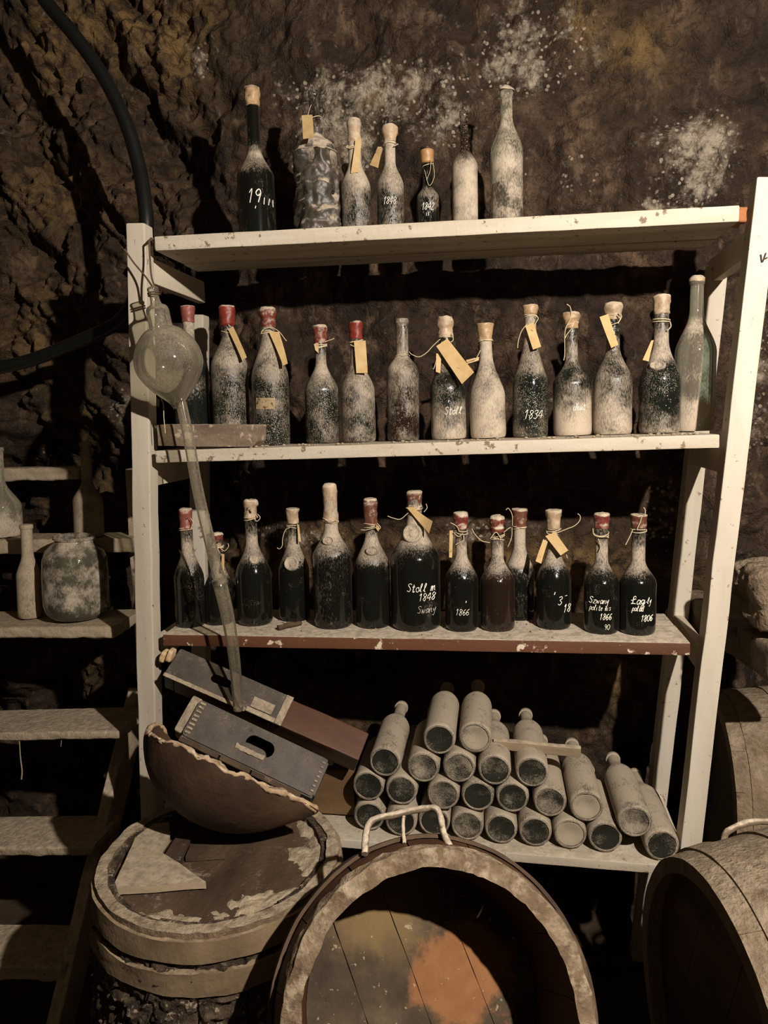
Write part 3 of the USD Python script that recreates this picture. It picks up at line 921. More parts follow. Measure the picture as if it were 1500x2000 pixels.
b = row2('dusty bottle with a red wax cap and an upright tan tag on its neck', 0.135, 701, 694, 628, 33, 764, 700, 11.5, 663, 14, 'red', 'plain', [(0, .45), (.25, .45), (.4, .55), (.6, .65), (.72, .5), (.82, .2), (1, .3)], speck=0.52)
b.string(668, [[(684, 673), (690, 676), (702, 679)]], 2, 4)
b.tag(((691, 666), (714, 665), (718, 728), (696, 729)), b.rn + 0.006, b.R * 0.55 + 0.012)
b = row2('uncorked straight-shouldered bottle without wax, sixth on the second shelf', 0.135, 787, 785, 622, 31.5, 738, 690, 12, None, None, None, None, [(0, .35), (.15, .2), (.4, .38), (.55, .42), (.64, .6), (.70, .7), (.78, .45), (1, .45)], BROWN, pw=1.5, speck=0.45)
b.string(697, [], 1, 4, 0.0006)
b = row2('bottle with a tan wax cap and the largest tag, slung across its neck', 0.135, 877, 869, 617, 34, 762, 690, 12.5, 660, 16, 'dust', 'knob', [(0, .8), (.12, .65), (.25, .45), (.33, .1), (.5, .25), (.6, .5), (.72, .4), (.85, .3), (1, .4)], pw=0.85, speck=0.4)
b.string(664, [[(860, 662), (845, 676), (833, 689), (818, 697), (804, 692), (799, 687)], [(862, 668), (868, 676), (871, 681)], [(884, 650), (885, 664), (880, 668)], [(853, 700), (848, 718), (846, 721)]], 3, 5)
b.tag(((852, 676), (874, 661), (926, 727), (902, 750)), b.rn + 0.010, b.R + 0.016)
b.tag(((852, 690), (862, 692), (860, 729), (851, 726)), b.rn + 0.003, b.R * 0.7 + 0.004, M_TAG2)
b.write('Stoll', 868, 810, 14, 0.0007, 8)
b.write("'", 872, 795, 14, 0.0008, 9)
b = row2('bottle with a square tan wax cap, almost wholly covered in pale dust', 0.135, 954, 947, 631, 34.5, 772, 690, 12.5, 667, 17, 'beige', 'flare', D_FULL, pw=0.8, speck=0.3, big=1.0)
b.string(673, [[(938, 684), (930, 700), (920, 704), (912, 707)]], 2, 6)
b.tag(((910, 703), (912, 711), (935, 704), (936, 697)), b.rn + 0.002, b.rn + 0.001, M_TAG2, bend=0)
b = row2('bottle with a round tan cap, small slanting tag and chalked numerals', 0.135, 1036, 1036, 595, 34, 752, 640, 11, 616, 15.5, 'beige', 'plain', [(0, .35), (.2, .15), (.4, .12), (.5, .35), (.6, .55), (.8, .5), (1, .45)], pw=0.72, speck=0.5)
b.string(630, [[(1030, 632), (1018, 648), (1012, 668), (1011, 680)], [(1044, 634), (1051, 622), (1046, 617)], [(1026, 636), (1034, 641)]], 2, 7)
b.tag(((1026, 637), (1042, 629), (1057, 677), (1041, 683)), b.rn + 0.006, b.rn + 0.020)
b.write('1834', 1022, 818, 16, 0.0008, 10)
b = row2('bottle with a tan cap under a string loop, dust heaped up its lower half', 0.135, 1119, 1115, 608, 36.5, 752, 700, 12, 643, 17, 'beige', 'knob', D_BASE, speck=0.3)
b.string(645, [[(1107, 594), (1114, 601), (1115, 620), (1104, 645), (1103, 690), (1101, 704)], [(1118, 640), (1108, 652), (1104, 660)]], 2, 8)
b.write('dhut', 1117, 802, 14, 0.0007, 11)
b = row2('speckled bottle with a bulging pale cap and a tag hanging to the left', 0.135, 1197, 1198, 590, 36.5, 748, 676, 12.5, 625, 18, 'dust', 'knob', [(0, .75), (.2, .6), (.4, .45), (.55, .45), (.7, .5), (.78, .3), (1, .3)], speck=0.52)
b.string(628, [[(1205, 616), (1211, 622), (1206, 630), (1192, 635)], [(1208, 612), (1214, 618), (1207, 632)], [(1184, 633), (1192, 635)]], 2, 9)
b.tag(((1171, 619), (1188, 613), (1208, 673), (1194, 680)), b.rn + 0.008, b.rn + 0.016)
b = row2('stout bottle with a tall wrinkled pale cap and a moulded seal on its shoulder', 0.135, 1289, 1293, 575, 38.5, 745, 662, 14, 614, 16.5, 'dust', 'plain', [(0, .6), (.12, .35), (.25, .15), (.45, .1), (.50, .3), (.56, .75), (.7, .7), (.78, .3), (1, .35)], pw=0.85, speck=0.45)
b.string(646, [[(1303, 646), (1310, 638), (1309, 629)]], 2, 10, 0.0013)
b.tag(((1272, 665), (1277, 664), (1267, 706), (1255, 703)), b.rn * 0.3, b.rn * 0.3 + 0.01)
b.seal(1284, 714, 14, bottle_mat(b.H, D_FULL, GREEN, seed=3.3), rpy=9)
b = std(2, 'tall pale-green empty glass bottle, last on the second shelf by the right post', 0.185, 1358, 1362, 545, 38, 690, 605, 12.5)
b.body(bottle_mat(b.H, [(0, .95), (.18, .75), (.28, .35), (.45, .22), (.6, .38), (.68, .65), (.74, .5), (.78, .25), (1, .3)], clear=True, big=0.9, speck=0.3, film=0.24, tint=(0.72, 0.84, 0.78)), pw=0.95, clear=True)
m = lathe([(b.rn * 1.2, -0.006), (b.rn * 1.22, 0.001), (b.rn * 0.8, 0.006), (0, 0.007)], 16)
rough(m, 0.003, 70, 4)
m.apply_translation([0, 0, b.H])
obj('wax_cap', m, M_CAP['dust'], b.path)

# ---------------------------------------------------------------- third shelf
def row3(lab, yb, cx, tx, ytop, R, ysh, yn, rn, capb, rc, kind, shape, glass=BLACK, stops=D_SHOULDER, pw=0.9, name='wine_bottle', **kw):
    Y = base_y(cx, yb, 3, R)
    b = std(3, lab, Y, cx, tx, ytop, R, ysh, yn, rn, capb, rc, name)
    kw.setdefault('speck', 0.25)
    kw.setdefault('fine', 1.1)
    kw.setdefault('big', 0.55)
    b.body(bottle_mat(b.H, stops, glass, **kw), pw=pw, lip=False)
    b.cap(kind, shape, int(cx) + 3)
    b.sealmat = None
    return b


M_SEAL = bottle_mat(0.3, D_FULL, BLACK, seed=5.1)
b = row3('dark bottle with a dusty pink cap, first on the third shelf by the left post', 1228, 372, 362, 992, 29, 1130, 1070, 11.5, 1036, 13, 'pink', 'plain', speck=0.3)
b.string(1037, [[(374, 1030), (377, 1020), (372, 1012)]], 2, 11)
b = row3('small dark bottle half hidden by the glass tube, second on the third shelf', 1223, 429, 425, 1039, 28, 1150, 1092, 9.5, 1074, 10.5, 'dustred', 'plain')
b.string(1073, [[(430, 1070), (438, 1076), (446, 1068), (445, 1061)], [(428, 1078), (424, 1070)]], 2, 12)
b.tag(((433, 1082), (438, 1082), (437, 1116), (431, 1117)), b.rn + 0.004, b.rn + 0.016, M_TAG2)
b = row3('black bottle with a lumpy two-lobed tan cap and string round its neck', 1225, 498, 488, 975, 34, 1122, 1054, 11.5, 1012, 13, 'dust', 'plain')
e = trimesh.creation.icosphere(2, 0.0095)
e.apply_translation([0.0095, 0, b.H - 0.008])
obj('wax_lump', rough(e, 0.002, 80, 2), M_CAP['dust'], b.path)
b.string(1014, [[(503, 1004), (508, 1011), (502, 1018), (496, 1013)]], 2, 13)
b.seal(495, 1093, 10, M_SEAL)
b = row3('dark bottle with a round crested seal and a string hanging from its neck', 1216, 575, 571, 992, 30, 1116, 1050, 10.5, 1022, 13.5, 'dust', 'flare')
b.string(1031, [[(566, 1030), (557, 1036), (552, 1052), (551, 1066), (546, 1072), (541, 1070)]], 2, 14)
b.tag(((580, 1022), (584, 1026), (588, 1058), (583, 1058)), b.rn + 0.003, b.rn + 0.010, M_TAG2)
b.seal(570, 1100, 13.5, M_SEAL)
b = row3('tall bottle with a long dusty wax neck and an oval seal, third shelf', 1231, 650, 644, 943, 37.5, 1086, 1030, 13.5, 1018, 14.5, 'dust', 'plain', stops=[(0, .12), (.3, .05), (.48, .15), (.56, .5), (.64, .85), (.8, .8), (1, .7)])
b.string(1018, [[(634, 1014), (646, 1020), (659, 1014)]], 2, 15)
b.seal(640, 1058, 11, M_SEAL, rpy=8.5)
b = row3('dark bottle with dust-topped brown cap and small oval seal, beside the magnum', 1230, 729, 723, 972, 34, 1106, 1040, 11.5, 1027, 14, 'brown', 'plain')
b.string(1027, [[(705, 1035), (716, 1035), (735, 1030), (742, 1027)], [(736, 1022), (743, 1030), (738, 1036)]], 2, 16)
b.tag(((736, 1022), (743, 1030), (739, 1038), (734, 1032)), b.rn + 0.003, b.rn + 0.004, M_TAG2, bend=0)
b.seal(726, 1077, 12, M_SEAL, rpy=8.5)
b = row3('big black magnum bottle with a large round seal and chalk writing, third shelf', 1236, 812, 809, 958, 48.5, 1090, 1008, 14.5, 996, 16, 'brown', 'plain', stops=[(0, .05), (.4, -.15), (.52, -.1), (.58, .3), (.63, .75), (.75, .8), (.84, .5), (1, .4)], pw=0.72, name='magnum_bottle')
b.string(992, [[(797, 1002), (782, 1014), (768, 1012), (757, 1008)], [(828, 1000), (834, 992), (832, 984)]], 1, 17)
b.tag(((794, 991), (806, 990), (845, 1018), (838, 1042)), b.rn + 0.008, b.R * 0.75 + 0.004, bend=0.01)
b.seal(804, 1044, 18, M_SEAL)
b.write('Stoll m', 795, 1154, 16, 0.0010, 12)
b.write('1848', 817, 1172, 14, 0.0008, 13)
b.write('Swany', 815, 1196, 14, 0.0004, 14)
b = row3('bottle with a curled dusty red cap and a tag standing edge-on at its left', 1236, 902, 900, 999, 32, 1132, 1078, 11, 1034, 15, 'dustred', 'knob')
b.string(1038, [[(880, 1021), (892, 1028), (897, 1038)], [(905, 1044), (905, 1055), (890, 1064)], [(886, 1040), (895, 1048), (904, 1042)]], 2, 18)
b.tag(((878, 1036), (885, 1036), (883, 1089), (877, 1089)), 0.012, 0.014)
b.write('1866', 889, 1200, 12, 0.0007, 15)
b.write("'", 907, 1182, 10, 0.0010, 16)
b = row3('brownish bottle with white dust cap and knotted string loops, third shelf', 1236, 972, 971, 1006, 33.5, 1136, 1086, 12, 1040, 14, 'dustred', 'knob', glass=BROWN, fine=1.2)
b.string(1050, [[(957, 1060), (940, 1056), (928, 1044), (921, 1033)], [(958, 1052), (965, 1042), (971, 1041), (978, 1052)], [(984, 1040), (992, 1033), (998, 1030)]], 3, 19)
b = row3('bottle with a flat pale cap, set back behind the brownish bottle', 1213, 1014, 1015, 993, 29, 1120, 1062, 11.5, 1031, 15.5, 'brown', 'flare', stops=[(0, .1), (.35, .05), (.46, .2), (.50, .75), (.75, .9), (1, .6)])
b.string(1030, [[(1001, 1026), (1000, 1005), (993, 993), (988, 996)], [(1000, 1030), (999, 1050), (992, 1068)]], 2, 20)
b = row3('bottle with a flat white cap and two crossed tan tags under a curling string', 1232, 1082, 1081, 995, 33, 1132, 1070, 12, 1034, 16, 'dust', 'flare')
b.string(1036, [[(1062, 1058), (1080, 1045), (1105, 1034), (1122, 1027), (1132, 1017), (1133, 1008), (1128, 1003)], [(1067, 1038), (1072, 1043), (1090, 1044)], [(1106, 1083), (1108, 1090)]], 2, 21)
b.tag(((1065, 1047), (1084, 1039), (1110, 1075), (1095, 1085)), b.rn + 0.010, b.rn + 0.022)
b.tag(((1061, 1053), (1070, 1058), (1057, 1101), (1046, 1096)), b.rn + 0.006, b.rn + 0.014)
b.write('3', 1088, 1180, 16, 0.0008, 17)
b.write('18', 1098, 1196, 15, 0.0008, 18)
b.write("'", 1077, 1170, 16, 0.0012, 19)
b.write('-', 1101, 1168, 14, 0.0008, 19)
b = row3('bottle with a white-topped red cap, string and four lines of chalk writing', 1241, 1175, 1175, 1001, 33.5, 1140, 1090, 12, 1032, 15.5, 'dustred', 'plain')
b.string(1045, [[(1158, 1032), (1160, 1044), (1172, 1049), (1188, 1048)], [(1168, 1052), (1173, 1066), (1171, 1076)]], 3, 22)
b.write('Szwany', 1150, 1178, 13, 0.0007, 20, 0.85)
b.write('polite nis', 1151, 1191, 11, 0.0006, 21, 0.7)
b.write('1866', 1169, 1209, 12, 0.0007, 22, 0.8)
b.write('90', 1178, 1228, 10, 0.0006, 23)
b = row3('bottle with brown cap and three chalk lines, last on the third shelf', 1243, 1245, 1248, 1004, 34.5, 1138, 1092, 13, 1031, 16, 'brown', 'flare')
b.string(1034, [[(1260, 1006), (1260, 996), (1257, 991)], [(1236, 1034), (1230, 1048), (1222, 1064)], [(1254, 1008), (1250, 1020), (1244, 1034)]], 2, 23)
b.write('Łag', 1231, 1179, 16, 0.0010, 24, 0.95)
b.write('-ły', 1258, 1178, 12, 0.0006, 25, 0.7)
b.write('paład', 1233, 1192, 11, 0.0008, 26, 0.75)
b.write('1806', 1249, 1212, 12, 0.0008, 27, 0.8)

# ---------------------------------------------------------------- bottles piled on the bottom shelf
PILE = [(856, 1449), (924, 1450), (742, 1508), (822, 1512), (891, 1506), (959, 1514), (1034, 1518),
        (712, 1562), (786, 1558), (856, 1562), (928, 1572), (998, 1573), (1070, 1581), (1142, 1583),
        (686, 1613), (750, 1613), (822, 1608), (899, 1618), (965, 1626), (1035, 1632), (1108, 1634), (1180, 1643), (1235, 1608), (1290, 1652)]
PLAB = ['topmost left bottle of the lying pile, its dark base clean', 'topmost right bottle of the lying pile, its base dusted over',
        'lying bottle with a ragged clean patch on its base, far left of the second tier', 'lying bottle just below and left of the topmost pair', 'lying bottle under the gap between the topmost pair',
        'lying bottle with a glinting dark base, under the left end of the loose lath', 'lying bottle with a dark round base, right end of the second tier',
        'lying bottle at the left end of the third tier', 'lying bottle second from left in the third tier', 'lying bottle just above the bent iron handle', 'lying bottle with the darkest base, middle of the third tier',
        'lying bottle with a speckled black base, right of the middle of the third tier', 'lying bottle under the lath, with a wide pale rim on its base', 'fully dust-coated lying bottle with a dark chip mark on its pale base',
        'lying bottle at the bottom left end of the pile, black base in shadow', 'lying bottle seen through the left of the iron handle', 'lying bottle seen through the right of the iron handle', 'bottom tier bottle just right of the iron handle',
        'bottom tier bottle with a double pale ring on its base', 'bottom tier bottle with a plain dark base, third from the dust-filled one to the left', 'bottom tier bottle with its base wholly filled by pale dust', 'bottom tier bottle with a clean green-black base',
        'dusty bottle lying on top at the right end, its base half clean', 'bottle at the far right end of the pile, by the right post']
PLAB[19] = 'bottom tier bottle with a plain dark base, left of the dust-filled one'
yb = 0.0
C = np.array([at(x, y, yb)[[0, 2]] for x, y in PILE])
PR = np.full(len(C), 0.0345)
for it in range(400):
    for i in range(len(C)):
        for j in range(i):
            d = C[i] - C[j]
            L = np.linalg.norm(d)
            w = PR[i] + PR[j] + 0.0016 - L
            if w > 0:
                C[i] += d / L * w / 2
                C[j] -= d / L * w / 2
    for i in range(len(C)):
        fl = shelfz(4, C[i, 0]) + PR[i] + 0.0018
        C[i, 1] = max(C[i, 1], fl)
        C[i, 0] = np.clip(C[i, 0], -0.26, 0.343)
LOOK = [0.25, 0.9, 0.1, 0.45, 0.5, 0.25, 0.35, 0.2, 0.3, 0.55, 0.1, 0.15, 0.45, 1.1, 0.1, 0.1, 0.1, 0.4, 0.4, 0.2, 1.3, 0.05, 0.6, 0.25]
_rp = random.Random(5)
for i, (x, z) in enumerate(C):
    R = PR[i]
    L = _rp.uniform(0.285, 0.305)
    ls = _rp.uniform(0.165, 0.185)
    k = LOOK[i]
    dx = _rp.uniform(-0.004, 0.004)
    yo = {0: -0.004, 2: 0.0, 13: 0.0, 22: -0.012, 23: -0.015}.get(i, 0.0) + _rp.uniform(-0.006, 0.006)
    ax = unit([_rp.uniform(-0.003, 0.003), 1, 0])
    zz = np.array([0, 0, 1.0])
    m4 = frame([x, yb + yo, z], np.cross(ax, zz) * -1, np.cross(ax, np.cross(ax, zz) * -1), ax)
    m4 = frame([x, yb + yo, z], unit(np.cross(zz, ax)) * -1, zz, ax)
    t = thing('lying_bottle', PLAB[i], 'bottle', m4, 'bottles lying in the pile on the bottom shelf')
    pr = [(0, 0.010), (R * 0.80, 0.010), (R * 0.84, 0.0012), (R * 0.90, 0.0), (R * 0.975, 0.003), (R, 0.010)]
    pr += [(R, q) for q in np.linspace(0.03, ls, 6)]
    rn = 0.0140
    pr += [(rn + (R - rn) * (1 + math.cos(math.pi * q ** 0.9)) / 2, ls + 0.075 * q) for q in np.linspace(0.1, 1, 10)]
    pr += [(rn, L - 0.03), (rn * 0.97, L - 0.012), (rn * 1.2, L - 0.011), (rn * 1.2, L - 0.003), (rn, L), (0, L)]
    # base: dark or dusted by its own state; flanks: dust lies on top
    st = [(0, 0.55), (0.06, 0.62), (0.6, 0.66), (1, 0.8)]
    mat = bottle_mat(L, st, GREEN if i not in (1, 9) else BROWN, speck=0.3, fine=1.1, big=1.2, up=0.35, dustcol=c(182, 169, 147))
    obj('glass_body', lathe(pr, 40), mat, t, smooth=50)
    bm_ = bottle_mat(L, [(0, k), (1, k)], (0.005, 0.008, 0.006), speck=0.25, fine=0.9, big=1.1, film=0.05, dustcol=c(170, 158, 136))
    obj('bottle_base', rough(lathe([(0, 0.0065), (R * 0.3, 0.0050), (R * 0.6, 0.0022), (R * 0.76, 0.0010), (R * 0.815, 0.0020), (R * 0.82, 0.0085), (0, 0.0085)][::-1], 32), 0.0008, 90, i), bm_, t, smooth=60)
    rr = R * 0.84
    th = np.linspace(0, 2 * math.pi, 37)
    mm = tube(np.stack([rr * np.cos(th), rr * np.sin(th), 0 * th + 0.0004], 1), 0.0016, 6, cap=False)
    obj('base_ring', rough(mm, 0.0012, 120, i), bottle_mat(L, [(0, 0.55), (1, .55)], GREEN, speck=0.2, film=0.3), t)

# ================================================================== THE BARRELS
M_CRUST = dusty('crusty_barrel_wood', [c(34, 27, 20), c(64, 52, 39), c(100, 85, 66)], scale=40, dust=-0.25, dust_up=0.55, bump=1.0, bdist=0.012, spots=c(150, 136, 112), spot_scale=60, spot_lo=0.58, dustcol=c(168, 153, 128))
M_HOOP = dusty('dusty_hoop', [c(92, 76, 56), c(116, 99, 75), c(134, 116, 88)], scale=9, stretch=(1, 1, 0.4), dust=-0.05, dust_up=0.6, bump=0.5, bdist=0.004, dustcol=c(160, 143, 116))
M_RIM = dusty('dusty_barrel_rim', [c(84, 68, 50), c(114, 97, 75), c(138, 121, 97)], scale=26, dust=0.02, dust_up=0.7, bump=0.9, bdist=0.007, spots=c(70, 56, 42), spot_scale=50, spot_lo=0.62, dustcol=c(170, 155, 130))
M_HEAD = dusty('barrel_head_wood', [c(52, 40, 28), c(76, 60, 44), c(94, 78, 58)], scale=11, stretch=(1, 0.3, 1), dust=-0.35, dust_up=0.62, bump=0.7, bdist=0.005, dustcol=c(168, 152, 128))
M_PALE = dusty('pale_dusty_board', [c(132, 116, 92), c(156, 140, 114), c(170, 154, 130)], scale=9, stretch=(0.3, 1, 1), dust=0.2, dust_up=0.7, bump=0.4, bdist=0.003, dustcol=c(172, 157, 133))
M_DARKWOOD = dusty('dark_chip_wood', [c(46, 35, 25), c(72, 57, 42), c(90, 74, 55)], scale=14, stretch=(1, 0.3, 1), dust=-0.35, dust_up=0.5, bump=0.6, bdist=0.004)
M_INNER = dusty('barrel_inside', [c(46, 29, 17), c(68, 44, 26), c(82, 56, 34)], scale=5, stretch=(1, 1, 0.25), dust=-0.85, dust_up=0.25, rough=0.55, bump=0.35, bdist=0.003, spots=c(96, 72, 46), spot_scale=16, spot_lo=0.66, spec=0.4)


def ring_patch(fr, z0, z1, t, a0, a1, na=6, nz=10, amp=0.0, nscale=30, seed=0, gap=0.0):
    """A curved piece (stave, hoop): outer radius fr(z), thickness t, between two angles."""
    an = np.linspace(a0 + gap, a1 - gap, na)
    zz = np.linspace(z0, z1, nz)
    A, Zz = np.meshgrid(an, zz, indexing='ij')
    Ro = np.array([fr(z) for z in zz])[None, :] * np.ones_like(A)
    out = np.stack([Ro * np.cos(A), Ro * np.sin(A), Zz], -1)
    inn = np.stack([(Ro - t) * np.cos(A), (Ro - t) * np.sin(A), Zz], -1)
    N = na * nz
    v = np.vstack([out.reshape(-1, 3), inn.reshape(-1, 3)])
    f = []
    idx = lambda i, j: i * nz + j
    for i in range(na - 1):
        for j in range(nz - 1):
            a, b, cc, d = idx(i, j), idx(i + 1, j), idx(i + 1, j + 1), idx(i, j + 1)
            f += [(a, b, cc), (a, cc, d), (a + N, cc + N, b + N), (a + N, d + N, cc + N)]
    edge = [idx(i, 0) for i in range(na)] + [idx(na - 1, j) for j in range(1, nz)] + [idx(i, nz - 1) for i in range(na - 2, -1, -1)] + [idx(0, j) for j in range(nz - 2, 0, -1)]
    for a, b in zip(edge, edge[1:] + edge[:1]):
        f += [(a, a + N, b + N), (a, b + N, b)]
    m = trimesh.Trimesh(v, np.array(f), process=False)
    m.fix_normals()
    if amp:
        rough(m, amp, nscale, seed)
    return m


def disc_boards(R, z, t, n, seed, phi=0.0, widths=None):
    """Head boards of a cask: chords of a disc, cut one by one."""
    from shapely import Point, box as sbox, affinity
    disc = Point(0, 0).buffer(R, 32)
    ys = np.linspace(-R, R, n + 1) if widths is None else np.array(widths) * R
    out = []
    for k, (a, b) in enumerate(zip(ys[:-1], ys[1:])):
        s = disc.intersection(sbox(-R * 1.1, a + 0.0006, R * 1.1, b - 0.0006))
        if s.is_empty:
            continue
        m = trimesh.creation.extrude_polygon(s, t, engine='earcut')
        m = m.subdivide_to_size(0.03)
        m.merge_vertices()
        m.apply_translation([0, 0, z - t])
        m.apply_transform(trimesh.transformations.rotation_matrix(phi, [0, 0, 1]))
        rough(m, 0.0016, 30, seed + k)
        out.append(m)
    return out


# ---- upright barrel at the left, with a dusty head
BT = at_d(431, 1669, 1.29)
bz = BT[2] - FLOOR_Z
barrel = thing('upright_barrel', 'upright crusty wooden barrel whose dusty head carries the broken pot', 'barrel', frame([BT[0], BT[1], FLOOR_Z], [1, 0, 0], [0, 1, 0], [0, 0, 1]))


def fr1(z):
    t = z / bz
    return 0.2045 + 0.016 * (1 - (2 * t - 1) ** 2)


NS = 18
for k in range(NS):
    a0, a1 = 2 * math.pi * k / NS, 2 * math.pi * (k + 1) / NS
    m = ring_patch(lambda z: fr1(z) - 0.008, 0.0, bz + (0.002 if k % 3 else -0.002), 0.022, a0, a1, 16, 130, 0.0, gap=0.002)
    v = np.array(m.vertices)
    rad = v * [1, 1, 0]
    rad /= np.linalg.norm(rad, axis=1, keepdims=True)
    cr = np.clip((fbm(v * 85, 4, 61) - 0.34) * 2.6, 0, 1.2)
    low = np.clip((bz - 0.03 - v[:, 2]) / 0.02, 0, 1)
    v = v + rad * (0.014 * cr * low)[:, None]
    m.vertices = v
    rough(m, 0.0025, 40, 62)
    obj('stave', m, M_CRUST, barrel, smooth=50)
for k, (za, zb_) in enumerate(((bz - 0.038, bz - 0.005), (bz - 0.088, bz - 0.054), (bz - 0.36, bz - 0.31), (0.04, 0.09))):
    m = ring_patch(lambda z: fr1(z) + 0.005, za, zb_, 0.012, 0, 2 * math.pi, 90, 8)
    obj('hoop', rough(rough(m, 0.003, 22, 70 + k), 0.003 if k else 0.001, 70, 77), M_HOOP, barrel, smooth=50)
m = ring_patch(lambda z: fr1(bz) - 0.001, bz - 0.012, bz + 0.005, 0.019, 0, 2 * math.pi, 110, 4)
obj('rim', rough(m, 0.004, 45, 75), M_RIM, barrel, smooth=60, label='pale dusty rim')
for m in disc_boards(0.1835, bz - 0.014, 0.016, 5, 80, phi=1.25):
    obj('head_board', m, M_HEAD, barrel, smooth=30)
# the pale loose-lying board pieces of the head (their outlines in plan)
from shapely import Polygon


def plan_board(pxs, z, t, mat, name, parent, seed, lab=None, org=None, amp=0.0015):
    P = [at_z(x, y, z)[:2] for x, y in pxs]
    m = trimesh.creation.extrude_polygon(Polygon(P), t, engine='earcut').subdivide_to_size(0.02)
    m.merge_vertices()
    m.apply_translation([0, 0, z - t])
    rough(m, amp, 30, seed)
    if org is not None:
        m.apply_translation(-np.asarray(org))
    return obj(name, m, mat, parent, smooth=30, label=lab)


org = [BT[0], BT[1], FLOOR_Z]
ztop = FLOOR_Z + bz
plan_board([(218, 1736), (402, 1722), (356, 1690), (312, 1660), (332, 1632), (330, 1606), (268, 1612), (262, 1640)], ztop + 0.002, 0.012, M_PALE, 'head_board', barrel, 91, 'pale dusty broken head board', org)
plan_board([(316, 1678), (352, 1680), (372, 1640), (342, 1636)], ztop - 0.001, 0.012, M_DARKWOOD, 'wood_chip', barrel, 92, None, org)
plan_board([(362, 1672), (440, 1668), (434, 1650), (372, 1648)], ztop - 0.002, 0.010, M_DARKWOOD, 'wood_chip', barrel, 93, None, org)
# drifted dust on the head
n_r, n_a = 60, 150
rr_, aa_ = np.meshgrid(np.linspace(0.002, 0.1825, n_r), np.linspace(0, 2 * math.pi, n_a), indexing='ij')
gx, gy = rr_ * np.cos(aa_), rr_ * np.sin(aa_)
hgt = np.full(gx.shape, -0.0125)
for (px, py, rx, ry, hh) in ((540, 1765, 0.12, 0.045, 0.016), (430, 1810, 0.12, 0.025, 0.013), (610, 1640, 0.05, 0.07, 0.015), (300, 1790, 0.05, 0.03, 0.010), (640, 1700, 0.05, 0.05, 0.014)):
    p = at_z(px, py, ztop - 0.013) - np.array(org)
    hgt = hgt + hh * np.exp(-((gx - p[0]) / rx) ** 2 - ((gy - p[1]) / ry) ** 2)
Pq = np.stack([gx, gy, 0 * gx], -1)
hgt = hgt + 0.020 * (fbm(Pq * 26, 4, 401) - 0.5) + 0.010 * (fbm(Pq * 75, 3, 402) - 0.5)
hgt = hgt + 0.010 * np.clip((rr_ - 0.155) / 0.03, 0, 1)
hgt = np.minimum(hgt, 0.010)
dr = [grid_mesh(gx, gy, (bz - 0.0135) + hgt)]
obj('drifted_dust', cat(dr), dusty('drifted_dust', [c(128, 112, 90), c(160, 144, 118), c(178, 163, 138)], scale=40, dust=0.1, dust_up=0.5, bump=1.0, bdist=0.006, dustcol=c(176, 161, 136)), barrel, smooth=60, kind='stuff')

# ---- tub with its open mouth to the viewer
TC, TE = at_d(860, 1996, 0.95), at_d(824, 1950, 1.125)
ta = unit(TC - TE)
tx = unit(np.cross([0, 0, 1], ta))
TL = np.linalg.norm(TC - TE)
tub = thing('open_barrel', 'barrel tipped toward the viewer with an open mouth, orange stain on the bottom inside', 'barrel', frame(TE, tx, np.cross(ta, tx), ta))


def fr2(z):
    t = np.clip(z / TL, -0.3, 1.05)
    return 0.178 + 0.040 * math.sin(math.pi * min(1, 0.14 + 0.60 * t)) - 0.004 * max(0, t - 0.75) * 4


NS2 = 15
for k in range(NS2):
    a0, a1 = 2 * math.pi * k / NS2, 2 * math.pi * (k + 1) / NS2
    m = ring_patch(fr2, -0.012, TL - 0.006, 0.022, a0, a1, 6, 14, 0.0012, 18, 110 + k, gap=0.0035)
    obj('stave', m, M_INNER, tub, smooth=40)
m = ring_patch(lambda z: fr2(z) + 0.001, TL - 0.012, TL + 0.007, 0.0235, 0, 2 * math.pi, 140, 6)
M_RIM2 = dusty('tub_rim', [c(74, 58, 42), c(104, 87, 66), c(128, 110, 87)], scale=26, dust=-0.06, dust_up=0.6, bump=1.0, bdist=0.007, spots=c(142, 102, 64), spot_scale=9, spot_lo=0.60, dustcol=c(168, 152, 127))
obj('rim', rough(m, 0.0048, 55, 131), M_RIM2, tub, smooth=60, label='pale dust-caked rim')
m = ring_patch(lambda z: fr2(z) + 0.006, TL - 0.085, TL - 0.045, 0.005, 0, 2 * math.pi, 90, 6)
obj('hoop', rough(m, 0.002, 25, 132), dusty('dark_hoop', [c(52, 40, 29), c(76, 60, 44), c(92, 76, 56)], scale=12, dust=-0.3, dust_up=0.4, bump=0.4), tub, smooth=50)
g = G('stained_bottom')
v_ = g.obj(0.0)
sx = g.n('separate_xyz', vector=g.n('texture_coordinate') + 'object')
# the orange stain: a patch low on the right of the head
q = (np.linalg.inv(frame(TE, tx, np.cross(ta, tx), ta)) @ np.append(at_d(905, 1915, 1.12), 1))[:3]
dd = g.n('vector_math', math_type='distance', vector1=g.n('mapping', vector=g.n('texture_coordinate') + 'object', scale=(1, 1, 0)) + 'vector', vector2=(float(q[0]), float(q[1]), 0.0)) + 'value'
nn_ = g.noise(v_, 14.0, 6.0, 0.65)
st_ = g.step(g.m('add', dd, g.m('multiply', g.m('subtract', nn_, 0.5), 0.14)), 0.062, 0.086, 1.0, 0.0)
base_ = g.ramp(g.noise(g.obj(2.0), 12, 6, .65), [(0.3, c(50, 41, 30)), (0.5, c(70, 58, 43)), (0.7, c(96, 82, 60))])
q2 = (np.linalg.inv(frame(TE, tx, np.cross(ta, tx), ta)) @ np.append(at_d(740, 1760, 1.12), 1))[:3]
d2 = g.n('vector_math', math_type='distance', vector1=g.n('mapping', vector=g.n('texture_coordinate') + 'object', scale=(1, 1, 0)) + 'vector', vector2=(float(q2[0]), float(q2[1]), 0.0)) + 'value'
